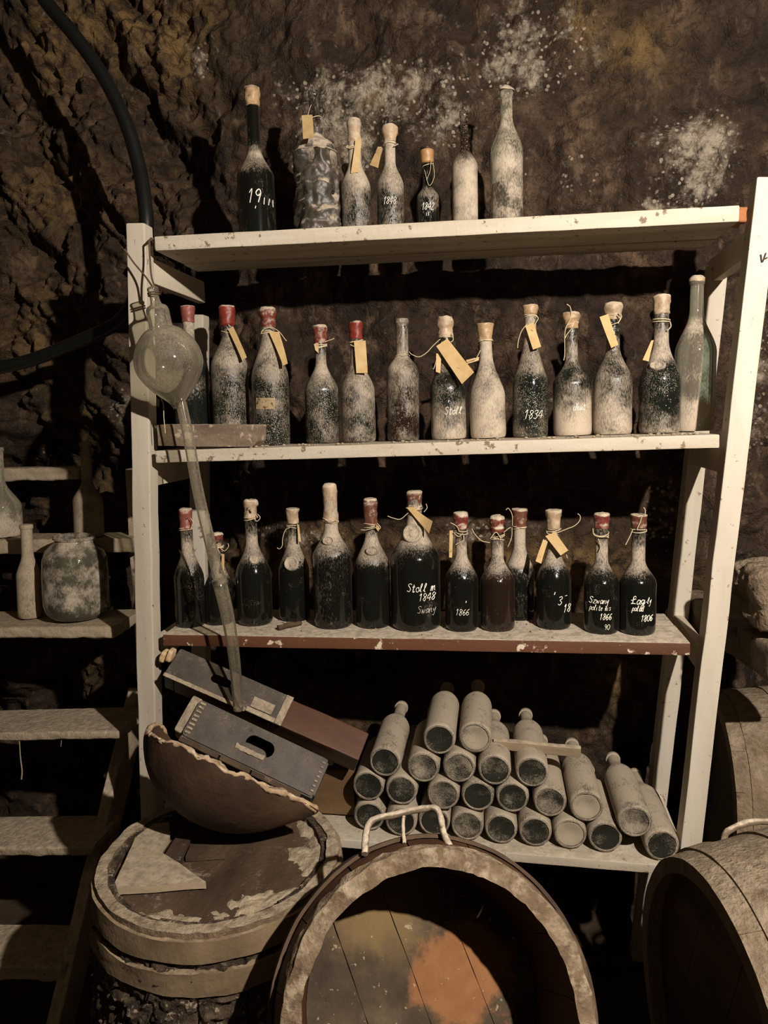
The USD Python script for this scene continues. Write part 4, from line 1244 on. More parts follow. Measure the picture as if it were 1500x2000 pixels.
base_ = g.mix(g.step(g.m('add', d2, g.m('multiply', g.m('subtract', nn_, 0.5), 0.2)), 0.03, 0.12, 0.8, 0.0), base_, c(120, 98, 60))
col_ = g.mix(st_, base_, g.mix(g.noise(g.obj(6.0), 30, 5, .6), c(112, 71, 40), c(150, 106, 66)))
fl = g.step(g.noise(g.obj(8.0), 90, 3, .6), 0.66, 0.72)
col_ = g.mix(g.m('multiply', fl, 0.6), col_, c(176, 160, 130))
bp_ = g.n('bump', height=nn_, strength=0.5, distance=0.006) + 'normal'
M_STAIN = g.done(g.n('principled_bsdf', base_color=col_, roughness=0.8, specular_ior_level=0.3, normal=bp_) + 'BSDF')
for m in disc_boards(fr2(0.0) - 0.021, 0.006, 0.018, 4, 140, phi=1.9):
    obj('bottom_board', m, M_STAIN, tub, smooth=30)
# bent iron handle over the rim
tinv = np.linalg.inv(frame(TE, tx, np.cross(ta, tx), ta))
M_IRON = dusty('dusty_iron', [c(70, 60, 48), c(104, 92, 74), c(130, 116, 95)], scale=40, dust=0.0, dust_up=0.8, bump=0.6, bdist=0.003, metal=0.0)
hd = 1.085
hp = [at_d(x, y, d) for x, y, d in ((713, 1668, 1.06), (714, 1640, 1.08), (724, 1605, 1.10), (760, 1594, 1.11), (800, 1585, 1.11), (838, 1578, 1.11), (856, 1584, 1.10), (862, 1604, 1.09), (868, 1630, 1.08), (880, 1655, 1.06))]
hp2 = [at_d(x, y, d) for x, y, d in ((790, 1590, 1.11), (787, 1612, 1.10), (790, 1648, 1.07))]
loc = lambda P: np.array([(tinv @ np.append(p, 1))[:3] for p in P])
obj('handle', rough(cat([tube(loc(spline(hp, 60)), 0.0052, 10), tube(loc(spline(hp2, 16)), 0.0030, 8)]), 0.002, 60, 150), M_IRON, tub, smooth=60, label='bent dusty iron handle')

# ---- cask on its side at the lower right, its dark head to the left
RC = at_d(1374, 2026, 1.10)
ra = unit(np.array([0.985, 0.17, 0.0]))   # from the head into the cask
M_CASK = dusty('dusty_cask', [c(92, 77, 59), c(120, 104, 82), c(140, 124, 101)], scale=14, stretch=(0.3, 1, 1), dust=-0.05, dust_up=0.7, bump=1.0, bdist=0.012, spots=c(78, 60, 44), spot_scale=26, spot_lo=0.64, dustcol=c(152, 137, 114))
cask = thing('lying_cask', 'dusty cask lying on its side at the lower right, its black head turned left', 'barrel', frame(RC, [0, 0, 1], unit(np.cross(ra, [0, 0, 1])), ra))


def fr3(z):
    t = z / 0.62
    return 0.243 + 0.045 * (1 - (2 * t - 1) ** 2)


for k in range(18):
    a0, a1 = 2 * math.pi * k / 18, 2 * math.pi * (k + 1) / 18
    obj('stave', ring_patch(fr3, 0.0, 0.62, 0.024, a0, a1, 6, 22, 0.0018, 22, 160 + k, gap=0.0012), M_CASK, cask, smooth=40)
for m in disc_boards(fr3(0.03) - 0.022, 0.045, 0.018, 4, 180, phi=0.3):
    obj('head_board', m, M_DARKWOOD, cask, smooth=30)
for za in (0.03, 0.13, 0.45, 0.57):
    obj('hoop', rough(ring_patch(lambda z: fr3(z) + 0.004, za, za + 0.035, 0.005, 0, 2 * math.pi, 80, 4), 0.0015, 30, int(za * 99)), M_CASK, cask, smooth=50)
cz = [RC[2] - 0.286 - FLOOR_Z]
for s in (0.08, 0.42):
    p = RC + ra * s
    obj('chock', place(rbox((0.10, 0.40, cz[0] + 0.03), edge=0.08, amp=0.004, nscale=12, seed=int(s * 50)), np.linalg.inv(frame(RC, [0, 0, 1], unit(np.cross(ra, [0, 0, 1])), ra))[:3] @ np.append([p[0], p[1], FLOOR_Z + (cz[0] + 0.03) / 2], 1), *[np.linalg.inv(frame(RC, [0, 0, 1], unit(np.cross(ra, [0, 0, 1])), ra))[:3, :3] @ e for e in (np.array([1., 0, 0]), np.array([0, 1., 0]), np.array([0, 0, 1.]))]), M_DARKWOOD, cask)

# ---- cask behind the right post
UC0 = at(1390, 1362, 0.20)
UC = UC0 + np.array([0.0, 0, -0.235])
ua = unit(np.array([1.0, -0.04, -0.03]))
cask2 = thing('lying_cask', 'big dusty cask lying behind the right post, above the lower cask', 'barrel', frame(UC, unit(np.cross([0, 1, 0], ua)), unit(np.cross(ua, unit(np.cross([0, 1, 0], ua)))), ua))


def fr4(z):
    t = z / 0.7
    return 0.232 + 0.035 * (1 - (2 * t - 1) ** 2)


for k in range(18):
    a0, a1 = 2 * math.pi * k / 18, 2 * math.pi * (k + 1) / 18
    obj('stave', ring_patch(fr4, 0.0, 0.7, 0.024, a0, a1, 6, 22, 0.0018, 22, 190 + k, gap=0.0012), M_CASK, cask2, smooth=40)
for m in disc_boards(fr4(0.03) - 0.022, 0.045, 0.018, 4, 210, phi=0.5):
    obj('head_board', m, M_DARKWOOD, cask2, smooth=30)
for za in (0.028, 0.11, 0.5, 0.63):
    obj('hoop', rough(ring_patch(lambda z: fr4(z) + 0.003, za, za + 0.03, 0.005, 0, 2 * math.pi, 80, 4), 0.0015, 30, int(za * 99)), M_CASK, cask2, smooth=50)
u2 = np.linalg.inv(frame(UC, unit(np.cross([0, 1, 0], ua)), unit(np.cross(ua, unit(np.cross([0, 1, 0], ua)))), ua))
for s in (0.14, 0.54):
    p = UC + ua * s
    hh = p[2] - 0.262 - FLOOR_Z + 0.03
    obj('chock', place(rbox((0.10, 0.36, hh), edge=0.08, amp=0.004, nscale=12, seed=int(s * 50)), u2[:3] @ np.append([p[0], p[1], FLOOR_Z + hh / 2], 1), *[u2[:3, :3] @ e for e in (np.array([1., 0, 0]), np.array([0, 1., 0]), np.array([0, 0, 1.]))]), M_DARKWOOD, cask2)
# a bent withe lying over the cask
M_WITHE = dusty('dusty_withe', [c(96, 82, 64), c(126, 110, 88)], scale=30, dust=0.0, dust_up=0.7, bump=0.6)
wp = [at_d(x, y, 1.27) for x, y in ((1413, 1646), (1419, 1626), (1440, 1612), (1470, 1606), (1500, 1604), (1540, 1606))]
obj('bent_withe', rough(tube(spline(wp, 40), 0.0055, 8), 0.003, 40, 3), M_WITHE, label='bent dusty withe between the two casks at the right', cat='withe', smooth=60)

# ---- timber and block on the right
M_TIMBER = dusty('dusty_timber', [c(84, 70, 54), c(118, 102, 81), c(142, 126, 103)], scale=14, stretch=(0.5, 0.2, 1), dust=-0.15, dust_up=0.7, bump=1.0, bdist=0.014, spots=c(60, 48, 36), spot_scale=34, spot_lo=0.58, dustcol=c(150, 135, 112))
a, b = at_d(1350, 1178, 1.86), at_d(1545, 1300, 1.34)
m = beam(a, b, 0.075, 0.072, edge=0.015, r=0.008, amp=0.006, nscale=6, seed=4)
obj('timber', rough(m, 0.003, 60, 5), M_TIMBER, smooth=50, label='weathered timber lying across the big cask, right of the rack', cat='timber')
p = at_d(1532, 1158, 1.42)
m = rbox((0.14, 0.15, 0.105), r=0.015, edge=0.007, amp=0.022, nscale=15, seed=9)
m.apply_transform(frame(p, unit(b - a), unit(np.cross([0, 0, 1], unit(b - a))), unit(np.cross(unit(b - a), unit(np.cross([0, 0, 1], unit(b - a)))))))
obj('stone_block', rough(m, 0.012, 48, 5), M_TIMBER, smooth=50, label='rough dusty block resting on the weathered timber at the right edge', cat='block')

# ================================================================== THE LEFT PLANK RACK
M_PLANK = dusty('dusty_plank', [c(134, 119, 96), c(166, 150, 126), c(184, 169, 146)], scale=12, stretch=(0.15, 1, 1), dust=0.15, dust_up=0.7, bump=0.9, bdist=0.006, spots=c(64, 52, 38), spot_scale=34, spot_lo=0.64, dustcol=c(192, 176, 150))
M_PLANKW = dusty('pale_plank', [c(144, 128, 104), c(172, 156, 131), c(188, 173, 149)], scale=12, stretch=(0.15, 1, 1), dust=0.05, dust_up=0.7, bump=0.9, bdist=0.004, spots=c(80, 64, 46), spot_scale=34, spot_lo=0.64, dustcol=c(176, 160, 132))
prack = thing('plank_rack', 'stepped rack of rough dusty planks at the left of the white rack', 'plank rack')
LP = {}


def plank(k, yL, xR, yR, Y, deep, t, mat, seed):
    a, b = at(-160, yL, Y), at(xR, yR, Y)
    LP[k] = (a, b, Y)
    x = unit((b - a) * np.array([1, 0, 1]))
    z = np.cross(x, [0, 1.0, 0])
    L = np.linalg.norm((b - a)[[0, 2]])
    cen = (a + b) / 2
    cen = np.array([cen[0], Y + deep / 2, cen[2]]) - z * t / 2
    m = rbox((L, deep, t), r=0.006, edge=0.010, amp=0.005, nscale=11, seed=seed)
    rough(m, 0.0035, 42, seed)
    v = np.array(m.vertices)
    w = np.clip((v[:, 1] + deep / 2 - 0.002) / 0.012, 0, 1) * (v[:, 2] > 0)
    v[:, 2] = v[:, 2] * (1 - w) + (t / 2) * w
    m.vertices = v
    obj('plank', place(m, cen, x, [0, 1, 0], z), mat, prack, smooth=45)


def lpz(k, x):
    a, b, Y = LP[k]
    return a[2] + (x - a[0]) * (b[2] - a[2]) / (b[0] - a[0])


plank(1, 918, 150, 912, 0.385, 0.06, 0.036, M_PLANKW, 301)
plank(2, 1056, 264, 1052, 0.290, 0.11, 0.038, M_PLANKW, 302)
plank(3, 1228, 222, 1224, 0.122, 0.16, 0.028, M_PLANKW, 303)
plank(4, 1436, 238, 1428, 0.095, 0.15, 0.020, M_PLANK, 304)
plank(5, 1658, 180, 1655, 0.0, 0.14, 0.022, M_PLANK, 305)
plank(6, 1886, 124, 1892, -0.115, 0.14, 0.034, M_PLANK, 306)
sp = [at(262, 1395, 0.30), at(116, 2010, -0.14)]
u = unit(sp[0] - sp[1])
top = sp[0] + u * (1.20 - sp[0][2]) / u[2] * 0.0
foot = sp[1] - u * (sp[1][2] - FLOOR_Z) / u[2]
up3 = sp[0] + np.array([0.0, 0.03, 0.30])
obj('stringer', beam(foot, sp[0] + u * 0.06, 0.030, 0.085, up=(0, 0, 1), edge=0.03, r=0.004, amp=0.003, nscale=10, seed=41), M_PLANK, prack, smooth=45)
obj('stringer', beam(foot + [-0.62, 0, 0], sp[0] + u * 0.06 + [-0.62, 0, 0], 0.030, 0.085, up=(0, 0, 1), edge=0.03, r=0.004, amp=0.003, nscale=10, seed=42), M_PLANK, prack, smooth=45)
for xk in (0, -0.62):
    q = np.array([sp[0][0] + xk + 0.01, 0.36, 0])
    obj('upright', beam([q[0], q[1], FLOOR_Z], [q[0], q[1], lpz(1, q[0]) - 0.005], 0.035, 0.035, up=(0, 1, 0), edge=0.05, r=0.004, amp=0.003, nscale=9, seed=43), M_PLANK, prack)

M_WEB = flat('cobweb', c(150, 138, 116), 0.9, 0.2)
obj('cobweb_strand', cat([tube(spline([at(38, 1448, 0.093), at(40, 1480, 0.092), at(43, 1505, 0.092), at(42, 1522, 0.093)], 14), np.linspace(0.0014, 0.0022, 14), 5), tube(spline([at(120, 1446, 0.093), at(119, 1458, 0.092)], 6), 0.0009, 5)]), M_WEB, prack, smooth=60)

GL = 'dusty glassware on the plank rack at the left'


def lz(k): return lambda x: lpz(k, x) + 0.0045


b = Bottle('wine_bottle', 'clear dusty bottle cut by the left edge of the photo, on the second plank', 'bottle', GL, 0.345, lz(2), 4, 4, 873, 38, 990, 935, 10)
b.body(bottle_mat(b.H, [(0, .95), (.2, .85), (.3, .4), (.45, .2), (.6, .45), (.75, .5), (1, .5)], clear=True, film=0.25, big=0.9, speck=0.3), clear=True)
b = Bottle('wine_bottle', 'tall slim bottle thick with pale dust, standing behind the jar', 'bottle', GL, 0.319, lz(2), 174, 167, 863, 28, 978, 938, 10)
b.body(bottle_mat(b.H, D_FULL, GREEN, big=0.7, speck=0.2, dustcol=c(180, 164, 138)))
b = Bottle('wine_bottle', 'small bottle coated in pale dust, left of the big jar', 'bottle', GL, 0.210, lz(3), 58, 57, 1024, 22.5, 1126, 1080, 11)
b.body(bottle_mat(b.H, [(0, .7), (.1, .9), (1, .95)], GREEN, big=0.7, speck=0.2, dustcol=c(186, 170, 142)))
b = Bottle('glass_jar', 'wide-mouthed glass jar smeared with dust, on the third plank', 'jar', GL, 0.204, lz(3), 148, 147, 1046, 61, 1110, 1062, 36)
R, hj = b.R, b.H
pr = [(0, 0.004), (R * 0.6, 0.001), (R * 0.80, 0.004), (R * 0.93, 0.016), (R * 0.99, 0.035), (R, 0.055), (R, hj * 0.55), (R * 0.97, hj * 0.72), (R * 0.88, hj * 0.82), (R * 0.70, hj * 0.89), (b.rn * 1.0, hj * 0.925), (b.rn * 0.98, hj * 0.955), (b.rn * 1.08, hj * 0.965), (b.rn * 1.10, hj * 0.99), (b.rn * 1.02, hj), (b.rn * 0.92, hj * 0.99), (b.rn * 0.90, hj * 0.93), (R * 0.64, hj * 0.875), (R * 0.84, hj * 0.80), (R * 0.94, hj * 0.70), (R * 0.965, hj * 0.5), (R * 0.965, 0.06), (R * 0.88, 0.022), (0, 0.012)]
obj('glass_body', lathe(pr, 56), bottle_mat(hj, [(0, .0), (.08, .1), (.2, .42), (.45, .62), (.7, .4), (.85, .6), (1, .6)], clear=True, film=0.12, big=1.5, fine=0.7, speck=0.2, tint=(0.5, 0.58, 0.5)), b.path, smooth=50)

# ================================================================== HOSE
M_HOSE = flat('black_rubber', (0.006, 0.007, 0.006), 0.35, 0.2, 60, spec=0.5)
hz = [(36, -90, 0.17), (88, 0, 0.17), (146, 70, 0.165), (202, 150, 0.16), (244, 235, 0.15), (270, 320, 0.14), (282, 390, 0.12), (286, 440, 0.11), (284, 500, 0.11), (268, 570, 0.13), (232, 628, 0.17), (150, 668, 0.20), (70, 700, 0.21), (0, 718, 0.21), (-120, 742, 0.22), (-320, 800, 0.24), (-600, 940, 0.30), (-760, 1150, 0.36), (-820, 1500, 0.40)]
obj('black_hose', tube(spline([at(x, y, Y) for x, y, Y in hz], 170), 0.0155, 16), M_HOSE, label='thick black hose looping behind the left post of the rack', cat='hose', smooth=60)

# ================================================================== THE GLASS WINE THIEF (bulb pipette) hung from the left post
def thief_glass():
    g = G('dusty_thief_glass')
    v = g.obj(3.0)
    nb = g.noise(v, 16.0, 5.0, 0.6)
    nf = g.noise(v, 260.0, 3.0, 0.6)
    nz = g.n('separate_xyz', vector=g.n('geometry') + 'normal') + 'z'
    d = g.m('add', g.m('multiply', g.step(nz, -0.6, 0.9), 0.62), g.m('add', g.m('multiply', g.m('subtract', nb, 0.5), 0.7), g.m('multiply', g.m('subtract', nf, 0.5), 0.7)))
    mask = g.step(d, 0.05, 1.15, 0.15, 0.84)
    gl = g.n('mix_closure', fac=g.n('fresnel', IOR=1.45) + 'fac', closure1=g.n('transparent_bsdf', color=(0.93, 0.93, 0.86)) + 'BSDF', closure2=g.n('glossy_bsdf', roughness=0.07, color=(1, 1, 1)) + 'BSDF') + 'closure'
    dc = g.mix(nf, c(132, 122, 104), c(172, 160, 138))
    df = g.n('principled_bsdf', base_color=dc, roughness=0.5, specular_ior_level=0.35) + 'BSDF'
    return g.done(g.n('mix_closure', fac=mask, closure1=gl, closure2=df) + 'closure')


M_THIEF = thief_glass()
TY = -0.080
Bc = at(329, 704, TY)
sB = depth(Bc) / F
axis = unit(at(352, 784, TY) - at(303, 562, TY))          # pointing down the pipette
thief = thing('glass_wine_thief', 'dusty glass pipette with a round bulb, hung by string on the left post', 'wine thief', np.eye(4))
pts = [(-142, 0), (-142, 8), (-139, 11), (-133, 10), (-128, 8.5), (-112, 10), (-107, 14), (-104, 19), (-96, 22), (-80, 22), (-66, 22.5), (-63, 26), (-58, 35), (-48, 45), (-34, 56), (-18, 63), (0, 66), (16, 64.5), (32, 58), (46, 49), (58, 39.5), (68, 30), (76, 22), (83, 15.5), (90, 11.8), (94, 10.8)]
pp = spline([(r, z, 0) for z, r in pts], 70)
prof = [(max(r, 0) * sB, z * sB) for r, z, _ in pp]
prof[0] = (0, prof[0][1])
prof.append((0, prof[-1][1]))
xax = unit(np.cross([0, 1, 0], axis))
fm = frame(Bc, xax, np.cross(axis, xax), axis)
m = lathe(prof, 56)
m.apply_transform(fm)
obj('bulb', m, M_THIEF, thief, smooth=60)
t1 = [(354, 786, -0.086), (369, 860, -0.088), (386, 955, -0.090), (408, 1050, -0.090), (430, 1138, -0.088)]
t2_ = [(428, 1132, -0.088), (446, 1210, -0.084), (458, 1290, -0.078), (466, 1386, -0.066)]
P1 = spline([at(x, y, Y) for x, y, Y in t1], 50)
P2 = spline([at(x, y, Y) for x, y, Y in t2_], 40)
obj('tube', tube(P1, np.linspace(10.5, 11.5, 50) * sB, 20), M_THIEF, thief, smooth=60)
obj('lower_tube', tube(P2, np.linspace(14.5, 10.5, 40) * sB, 20), M_THIEF, thief, smooth=60)
obj('collar', tube(spline([at(427, 1131, -0.088), at(431, 1141, -0.088)], 6), 15.5 * sB, 20), M_THIEF, thief, smooth=60)
M_CORD = flat('dark_cord', c(86, 72, 52), 0.9, 0.3, 200)
cords = []
for pl_ in (((244, 488, -0.040), (262, 514, -0.038), (284, 540, -0.05), (302, 566, -0.075)), ((291, 470, -0.036), (293, 505, -0.040), (296, 540, -0.055), (305, 568, -0.075)), ((291, 470, -0.036), (296, 466, 0.0), (296, 480, 0.01))):
    cords.append(tube(spline([at(*q) for q in pl_], 26), 0.0018, 6))
th = np.linspace(0, 2 * math.pi, 25)
for dz in (0, 0.004):
    ctr = fm[:3, 3] + axis * (-131 * sB + dz)
    cords.append(tube(ctr + 0.0108 * (np.cos(th)[:, None] * fm[:3, 0] + np.sin(th)[:, None] * fm[:3, 1]), 0.0014, 6, cap=False))
obj('dangling_thread', tube(spline([at(311, 772, TY + 0.02), at(319, 790, TY + 0.02), at(320, 815, TY + 0.02), at(323, 846, TY + 0.02)], 16), 0.0010, 5), M_STRING, thief, smooth=60)
wrap = [at(243, 488, -0.040), at(238, 485, -0.014), at(246, 480, 0.040), at(292, 470, 0.040), at(300, 466, 0.0), at(292, 470, -0.038)]
cords.append(tube(spline(wrap, 40), 0.0018, 6))
obj('hanging_cord', cat(cords), M_CORD, thief, smooth=60)

# ================================================================== METAL-CLAD CASES
def on_quad(Q, u, v):
    return Q[0] * (1 - u) * (1 - v) + Q[1] * u * (1 - v) + Q[2] * u * v + Q[3] * (1 - u) * v


class Slab:
    """A box whose front face is a parallelogram given by its corners; local frame: x along, y up the face, z out of the face."""

    def __init__(s, TLp, TRp, BLp):
        s.o = BLp
        s.x = unit(TRp - TLp)
        up = TLp - BLp
        s.L = np.linalg.norm(TRp - TLp)
        s.z = unit(np.cross(s.x, up))
        s.y = np.cross(s.z, s.x)
        s.h = float(up @ s.y)
        s.sk = float(up @ s.x)
        s.m = frame(s.o, s.x, s.y, s.z)

    def box(s, x0, x1, y0, y1, z0, z1, r=0.003, **kw):
        m = rbox((x1 - x0, y1 - y0, z1 - z0), r=r, edge=kw.pop('edge', 0.02), **kw)
        m.apply_translation([(x0 + x1) / 2, (y0 + y1) / 2, (z0 + z1) / 2])
        v = np.array(m.vertices)
        v[:, 0] += s.sk * v[:, 1] / s.h
        m.vertices = v
        return m

    def plate(s, x0, x1, y0, y1, z0, t, hole=None, r=0.004):
        from shapely import box as sbox, Point, LineString
        P = sbox(x0 + r, y0 + r, x1 - r, y1 - r).buffer(r, 4)
        if hole is not None:
            cx, cy, L, w = hole
            P = P.difference(LineString([(cx - L / 2 + w / 2, cy), (cx + L / 2 - w / 2, cy)]).buffer(w / 2, 10))
        m = trimesh.creation.extrude_polygon(P, t, engine='earcut')
        m.apply_translation([0, 0, z0])
        v = np.array(m.vertices)
        v[:, 0] += s.sk * v[:, 1] / s.h
        m.vertices = v
        return m

    def uv(s, p):
        q = (np.linalg.inv(s.m) @ np.append(p, 1))[:3]
        return q[0] - s.sk * q[1] / s.h, q[1]


M_GREY = dusty('dusty_grey_metal', [c(58, 52, 45), c(76, 69, 60), c(90, 82, 71)], scale=16, dust=-0.22, dust_up=0.55, rough=0.55, bump=0.4, bdist=0.002, metal=0.1, dustcol=c(150, 138, 118), spots=c(56, 50, 42), spot_scale=40, spot_lo=0.64, fine=300)
M_CASEW = dusty('brown_case_wood', [c(62, 40, 26), c(84, 56, 38), c(96, 66, 46)], scale=8, stretch=(0.3, 1, 1), dust=-0.6, dust_up=0.3, rough=0.55, bump=0.3, bdist=0.002)
M_RUSTY = dusty('dusty_case_edge', [c(104, 92, 74), c(136, 122, 100), c(160, 146, 122)], scale=40, dust=0.05, dust_up=0.6, bump=0.7, bdist=0.003, dustcol=c(176, 162, 138))
Y1 = -0.045
S1 = Slab(at(352, 1268, Y1 + 0.050), at(722, 1430, Y1 + 0.050), at(322, 1316, Y1))
case1 = thing('wooden_case', 'long brown wooden case with a grey metal sleeve, slanting behind the lower metal case', 'case', S1.m)
hL, uL = S1.h, 0.60 * S1.L
hx, hy = S1.uv(at(432, 1328, Y1 + 0.025))
obj('case_body', cat([S1.box(uL * 0.98, S1.L, 0.0, hL, -0.070, -0.004, amp=0.0012, nscale=20), S1.box(0.02, uL, 0.0, 0.010, -0.070, -0.004), S1.box(0.02, uL, hL - 0.010, hL, -0.070, -0.004), S1.box(0.02, uL, 0.008, hL - 0.008, -0.070, -0.060)]), M_CASEW, case1, smooth=30)
obj('metal_sleeve', S1.plate(0.0, uL, -0.003, hL + 0.002, -0.003, 0.003, (hx, hy, 0.046, 0.019)), M_GREY, case1, smooth=30, label='grey metal sleeve with a handle slot')
obj('sleeve_end', S1.box(-0.003, 0.02, 0.0, hL, -0.068, -0.003, amp=0.001), M_GREY, case1, smooth=30)
ex = []
for (x0, x1, y0, y1) in ((uL - 0.014, uL + 0.002, -0.003, hL + 0.002), (uL * 0.70, uL - 0.014, -0.003, 0.008), (uL * 0.72, uL * 0.90, 0.010, 0.034), (-0.002, uL * 0.70, -0.006, 0.003)):
    ex.append(rough(S1.box(x0, x1, y0, y1, 0.0, 0.003, r=0.0015, edge=0.008), 0.0012, 120, int(x0 * 999)))
obj('sleeve_trim', cat(ex), M_RUSTY, case1, smooth=40, label='dust-caked trim of the sleeve')

Y2 = -0.118
S2 = Slab(at(392, 1366, Y2 + 0.055), at(642, 1484, Y2 + 0.055), at(354, 1434, Y2))
case2 = thing('metal_case', 'grey dusty metal case with an oval slot, propped in the broken pot', 'case', S2.m)
h2, L2 = S2.h, S2.L
hx, hy = S2.uv(at(508, 1456, Y2 + 0.027))
obj('front_plate', S2.plate(0.0, L2, 0.0, h2, -0.004, 0.004, (hx, hy, 0.062, 0.032), r=0.008), M_GREY, case2, smooth=30)
obj('case_side', cat([S2.box(0.0, L2, -0.004, 0.004, -0.060, -0.004), S2.box(0.0, L2, h2 - 0.004, h2 + 0.001, -0.060, -0.004), S2.box(0, L2, 0, h2, -0.063, -0.057)]), M_GREY, case2, smooth=30)
obj('end_flap', S2.box(-0.022, 0.004, 0.004, h2 + 0.006, -0.070, -0.012, r=0.006, amp=0.002), M_RUSTY, case2, smooth=40, label='paler dusty end flap')
obj('end_flap', S2.box(L2 - 0.004, L2 + 0.004, 0.004, h2 - 0.004, -0.070, -0.008, r=0.004, amp=0.002), M_GREY, case2, smooth=40)
for (x0, x1) in ((0.0, L2 * 0.30), (L2 * 0.31, L2 * 0.54), (L2 * 0.55, L2 * 0.92)):
    obj('lower_lip', rough(S2.box(x0, x1, -0.014, -0.003, -0.06, 0.003, r=0.003), 0.0012, 50, int(x0 * 999)), M_DARKWOOD, case2, smooth=40)
st = []
for k in range(8):
    st.append(rough(S2.box(0.003, 0.016, 0.006 + k * h2 / 8.6, 0.011 + k * h2 / 8.6, -0.001, 0.003, r=0.002, edge=0.004), 0.0015, 120, k))
for k in range(7):
    st.append(rough(S2.box(L2 - 0.010, L2 - 0.003, 0.008 + k * h2 / 8, 0.012 + k * h2 / 8, -0.001, 0.0022, r=0.001, edge=0.004), 0.001, 120, k))
obj('crimped_edge', cat(st), M_RUSTY, case2, smooth=40)
obj('torn_rim', rough(S2.box(hx - 0.045, hx + 0.02, hy - 0.024, hy - 0.014, 0.0, 0.003, r=0.002, edge=0.006), 0.004, 70, 6), M_PALE, case2, smooth=40, label='torn pale scrap along the slot')

# short board standing on the bottom shelf, under the wooden case
a, b = at(592, 1500, 0.055), at(692, 1502, 0.055)
zf = max(shelfz(4, a[0]), shelfz(4, b[0])) + 0.004
m = rbox((np.linalg.norm(b - a), 0.022, a[2] - zf), r=0.003, edge=0.02, amp=0.002, nscale=20)
m.apply_translation([(a[0] + b[0]) / 2, 0.066, (a[2] + zf) / 2])
obj('prop_board', m, dusty('tan_board', [c(84, 64, 41), c(104, 80, 52), c(120, 95, 63)], scale=10, stretch=(0.2, 1, 1), dust=-0.5, dust_up=0.6), smooth=30, label='short tan board standing on the bottom shelf under the wooden case', cat='board')

# ================================================================== BROKEN POT
Pc = at(460, 1498, -0.235)
Rp = 0.153
e1 = unit(at(640, 1606, -0.27) - at(290, 1448, -0.20))
vd = unit(Pc - EYE)
npot = unit(np.cross(e1, vd))
if npot[2] < 0:
    npot = -npot
npot = unit(npot - 0.02 * vd)
e2 = np.cross(npot, e1)
fmP = frame(Pc, e1, e2, npot)
na, nt = 220, 26
ph = np.linspace(0, 2 * math.pi, na, endpoint=False)
ring_ = np.stack([np.cos(ph), np.sin(ph), 0 * ph], 1)
jag = 0.34 * (fbm(ring_ * 1.9 + 5, 4, 201) - 0.5) + 0.05 * (fbm(ring_ * 9, 4, 202) - 0.5)
th_r = math.radians(72) + jag
tip = np.exp(-((((ph + math.pi) % (2 * math.pi)) - math.pi + 0.12) / 0.20) ** 2)
th_r = th_r + 0.10 * tip + 0.10 * np.exp(-((ph - math.pi) / 0.35) ** 2)


def pot_pt(i, t, R):
    a = th_r[i] * t
    rr = R * (1 + 0.22 * tip[i] * t ** 4)
    p = np.array([rr * math.sin(a) * math.cos(ph[i]) * 1.09, rr * math.sin(a) * math.sin(ph[i]), -rr * math.cos(a) * 0.93])
    return p


vv = []
for lay in (0, 1):
    for j in range(nt):
        t = 0.02 + 0.98 * j / (nt - 1)
        for i in range(na):
            vv.append(pot_pt(i, t, Rp - 0.009 * lay))
v = np.array(vv)
f = []
N = na * nt
for j in range(nt - 1):
    for i in range(na):
        a, b_, c_, d_ = j * na + i, j * na + (i + 1) % na, (j + 1) * na + (i + 1) % na, (j + 1) * na + i
        f += [(a, c_, b_), (a, d_, c_), (a + N, b_ + N, c_ + N), (a + N, c_ + N, d_ + N)]
for i in range(na):
    a, b_ = (nt - 1) * na + i, (nt - 1) * na + (i + 1) % na
    f += [(a, a + N, b_ + N), (a, b_ + N, b_)]
v = np.vstack([v, [0, 0, -Rp * 0.93], [0, 0, -(Rp - 0.009) * 0.93]])
for i in range(na):
    f += [(i, (i + 1) % na, 2 * N), (i + N, 2 * N + 1, (i + 1) % na + N)]
m = trimesh.Trimesh(v, np.array(f), process=False)
m.fix_normals()
rough(m, 0.0035, 14, 203)
lowest = (fmP[:3, :3] @ np.array(m.vertices).T).T[:, 2].min() + Pc[2]
fmP[2, 3] += (ztop + 0.004) - lowest
M_POT = dusty('dark_clay', [c(48, 34, 23), c(66, 48, 33), c(82, 62, 44)], scale=7, dust=-0.55, dust_up=0.55, rough=0.7, bump=0.6, bdist=0.004, spots=c(120, 98, 70), spot_scale=16, spot_lo=0.70)
pot = thing('broken_pot', 'large shard of a broken dark clay pot lying on the barrel head', 'broken pot', fmP)
obj('pot_shell', m, M_POT, pot, smooth=50)
# the pale broken edge
edge = np.array([(pot_pt(i, 1.0, Rp - 0.0045)) for i in range(na)] + [pot_pt(0, 1.0, Rp - 0.0045)])
mm = tube(edge, 0.0046, 8, cap=False)
M_BREAK = dusty('broken_clay_edge', [c(112, 88, 62), c(160, 134, 102), c(184, 162, 130)], scale=50, dust=0.0, dust_up=0.5, bump=0.8, bdist=0.004)
obj('broken_edge', rough(mm, 0.005, 80, 204), M_BREAK, pot, smooth=60, label='pale rough broken edge')

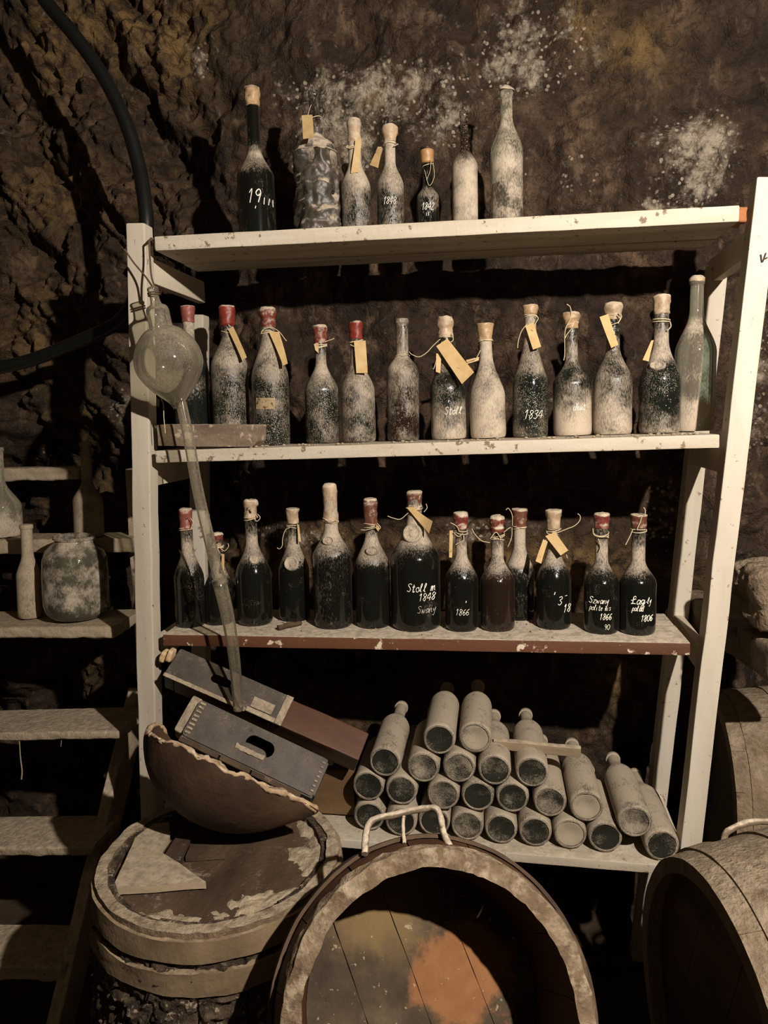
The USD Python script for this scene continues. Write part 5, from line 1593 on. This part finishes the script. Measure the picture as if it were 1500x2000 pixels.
# ================================================================== SMALL THINGS
a, b = at(964, 1452, 0.060), at(1135, 1468, 0.045)
m = beam(a, b, 0.010, 0.026, up=(0, -0.35, 1), edge=0.012, r=0.002, amp=0.0015, nscale=20, seed=8)
obj('loose_lath', rough(m, 0.001, 60, 3), M_PALE, smooth=40, label='short pale wooden lath lying across the piled bottles', cat='lath')
a, b = at(306, 850, -0.010), at(504, 856, -0.010)
zt_, zb2 = at(306, 829, -0.010)[2], shelfz(2, (a[0] + b[0]) / 2) + 0.003
from shapely import affinity
tw = np.linalg.norm((b - a)[[0, 2]])
hh = zt_ - zb2
P = Polygon([(0, 0.004), (tw * 0.93, 0.0), (tw * 0.985, hh * 0.25), (tw, hh * 0.86), (tw * 0.99, hh * 0.93), (0, hh)])
m = trimesh.creation.extrude_polygon(P, 0.055, engine='earcut').subdivide_to_size(0.012)
m.merge_vertices()
m.apply_transform(frame([a[0] + 0.002, 0.045, zb2], [1, 0, 0], [0, 0, 1], [0, -1, 0]))
obj('wooden_trough', rough(m, 0.0016, 40, 5), dusty('greyed_wood', [c(84, 70, 56), c(116, 100, 83), c(140, 125, 106)], scale=18, stretch=(0.3, 1, 1), dust=0.12, dust_up=0.6, bump=0.8, bdist=0.004, spots=c(172, 158, 134), spot_scale=36, spot_lo=0.56), smooth=40, label='low greyed wooden trough side lying on the left end of the second shelf', cat='wooden trough')
z = shelfz(3, at(565, 1222, 0.02)[0])
a, b = at_z(543, 1226, z + 0.006), at_z(588, 1217, z + 0.006)
obj('broken_twig', rough(tube(spline([a, (a + b) / 2 + [0, 0, 0.001], b], 14), np.linspace(0.006, 0.005, 14), 10), 0.002, 90, 6), M_DARKWOOD, smooth=60, label='short broken twig lying on the third shelf between two sealed bottles', cat='twig')
for k in (2, 3):
    ms = []
    r_ = random.Random(900 + k)
    for q in range(90 if k == 2 else 70):
        x = r_.uniform(SH[k][0][0] + 0.18 * (k == 2) + 0.02, SH[k][1][0] - 0.03)
        y = r_.uniform(-0.010, 0.05) if k == 2 else r_.uniform(-0.004, 0.16)
        s = r_.uniform(0.0012, 0.0038)
        e = trimesh.creation.icosphere(1, s)
        e.apply_scale([1.3, 1.2, 0.7])
        e.apply_translation([x, y, shelfz(k, x) + 0.5 * s])
        ms.append(rough(e, 0.5 * s, 400, q))
    obj('dust_crumbs', cat(ms), M_PALE, label='crumbs of dust and grit strewn along the %s shelf' % ('second' if k == 2 else 'third'), cat='crumbs', kind='stuff', smooth=60)
# two pale wedges driven in under the third shelf by the left post
for k, (px, py) in enumerate(((321, 1281), (334, 1279))):
    p = at(px, py, -0.012)
    m = rbox((0.012, 0.03, 0.026), r=0.005, edge=0.006, amp=0.003, nscale=60, seed=50 + k)
    m.apply_transform(trimesh.transformations.rotation_matrix(0.35, [0, 1, 0]))
    m.apply_translation(p)
    obj('wedge', m, dusty('pale_wedge_%d' % k, [c(170, 140, 100), c(196, 170, 130), c(206, 184, 148)], scale=30, dust=-0.3), rack, smooth=40)
p = at(1306, 1690, -0.07)
obj('wooden_peg', rough(tube([p + [0.004, 0.01, -0.62 + 0.0], p + [0.002, 0.004, -0.2], p, p + [0, 0, 0.006]], [0.016, 0.013, 0.010, 0.005], 10), 0.002, 50, 7), M_DARKWOOD, smooth=60, label='dark wooden stake standing before the end of the bottom shelf', cat='stake')
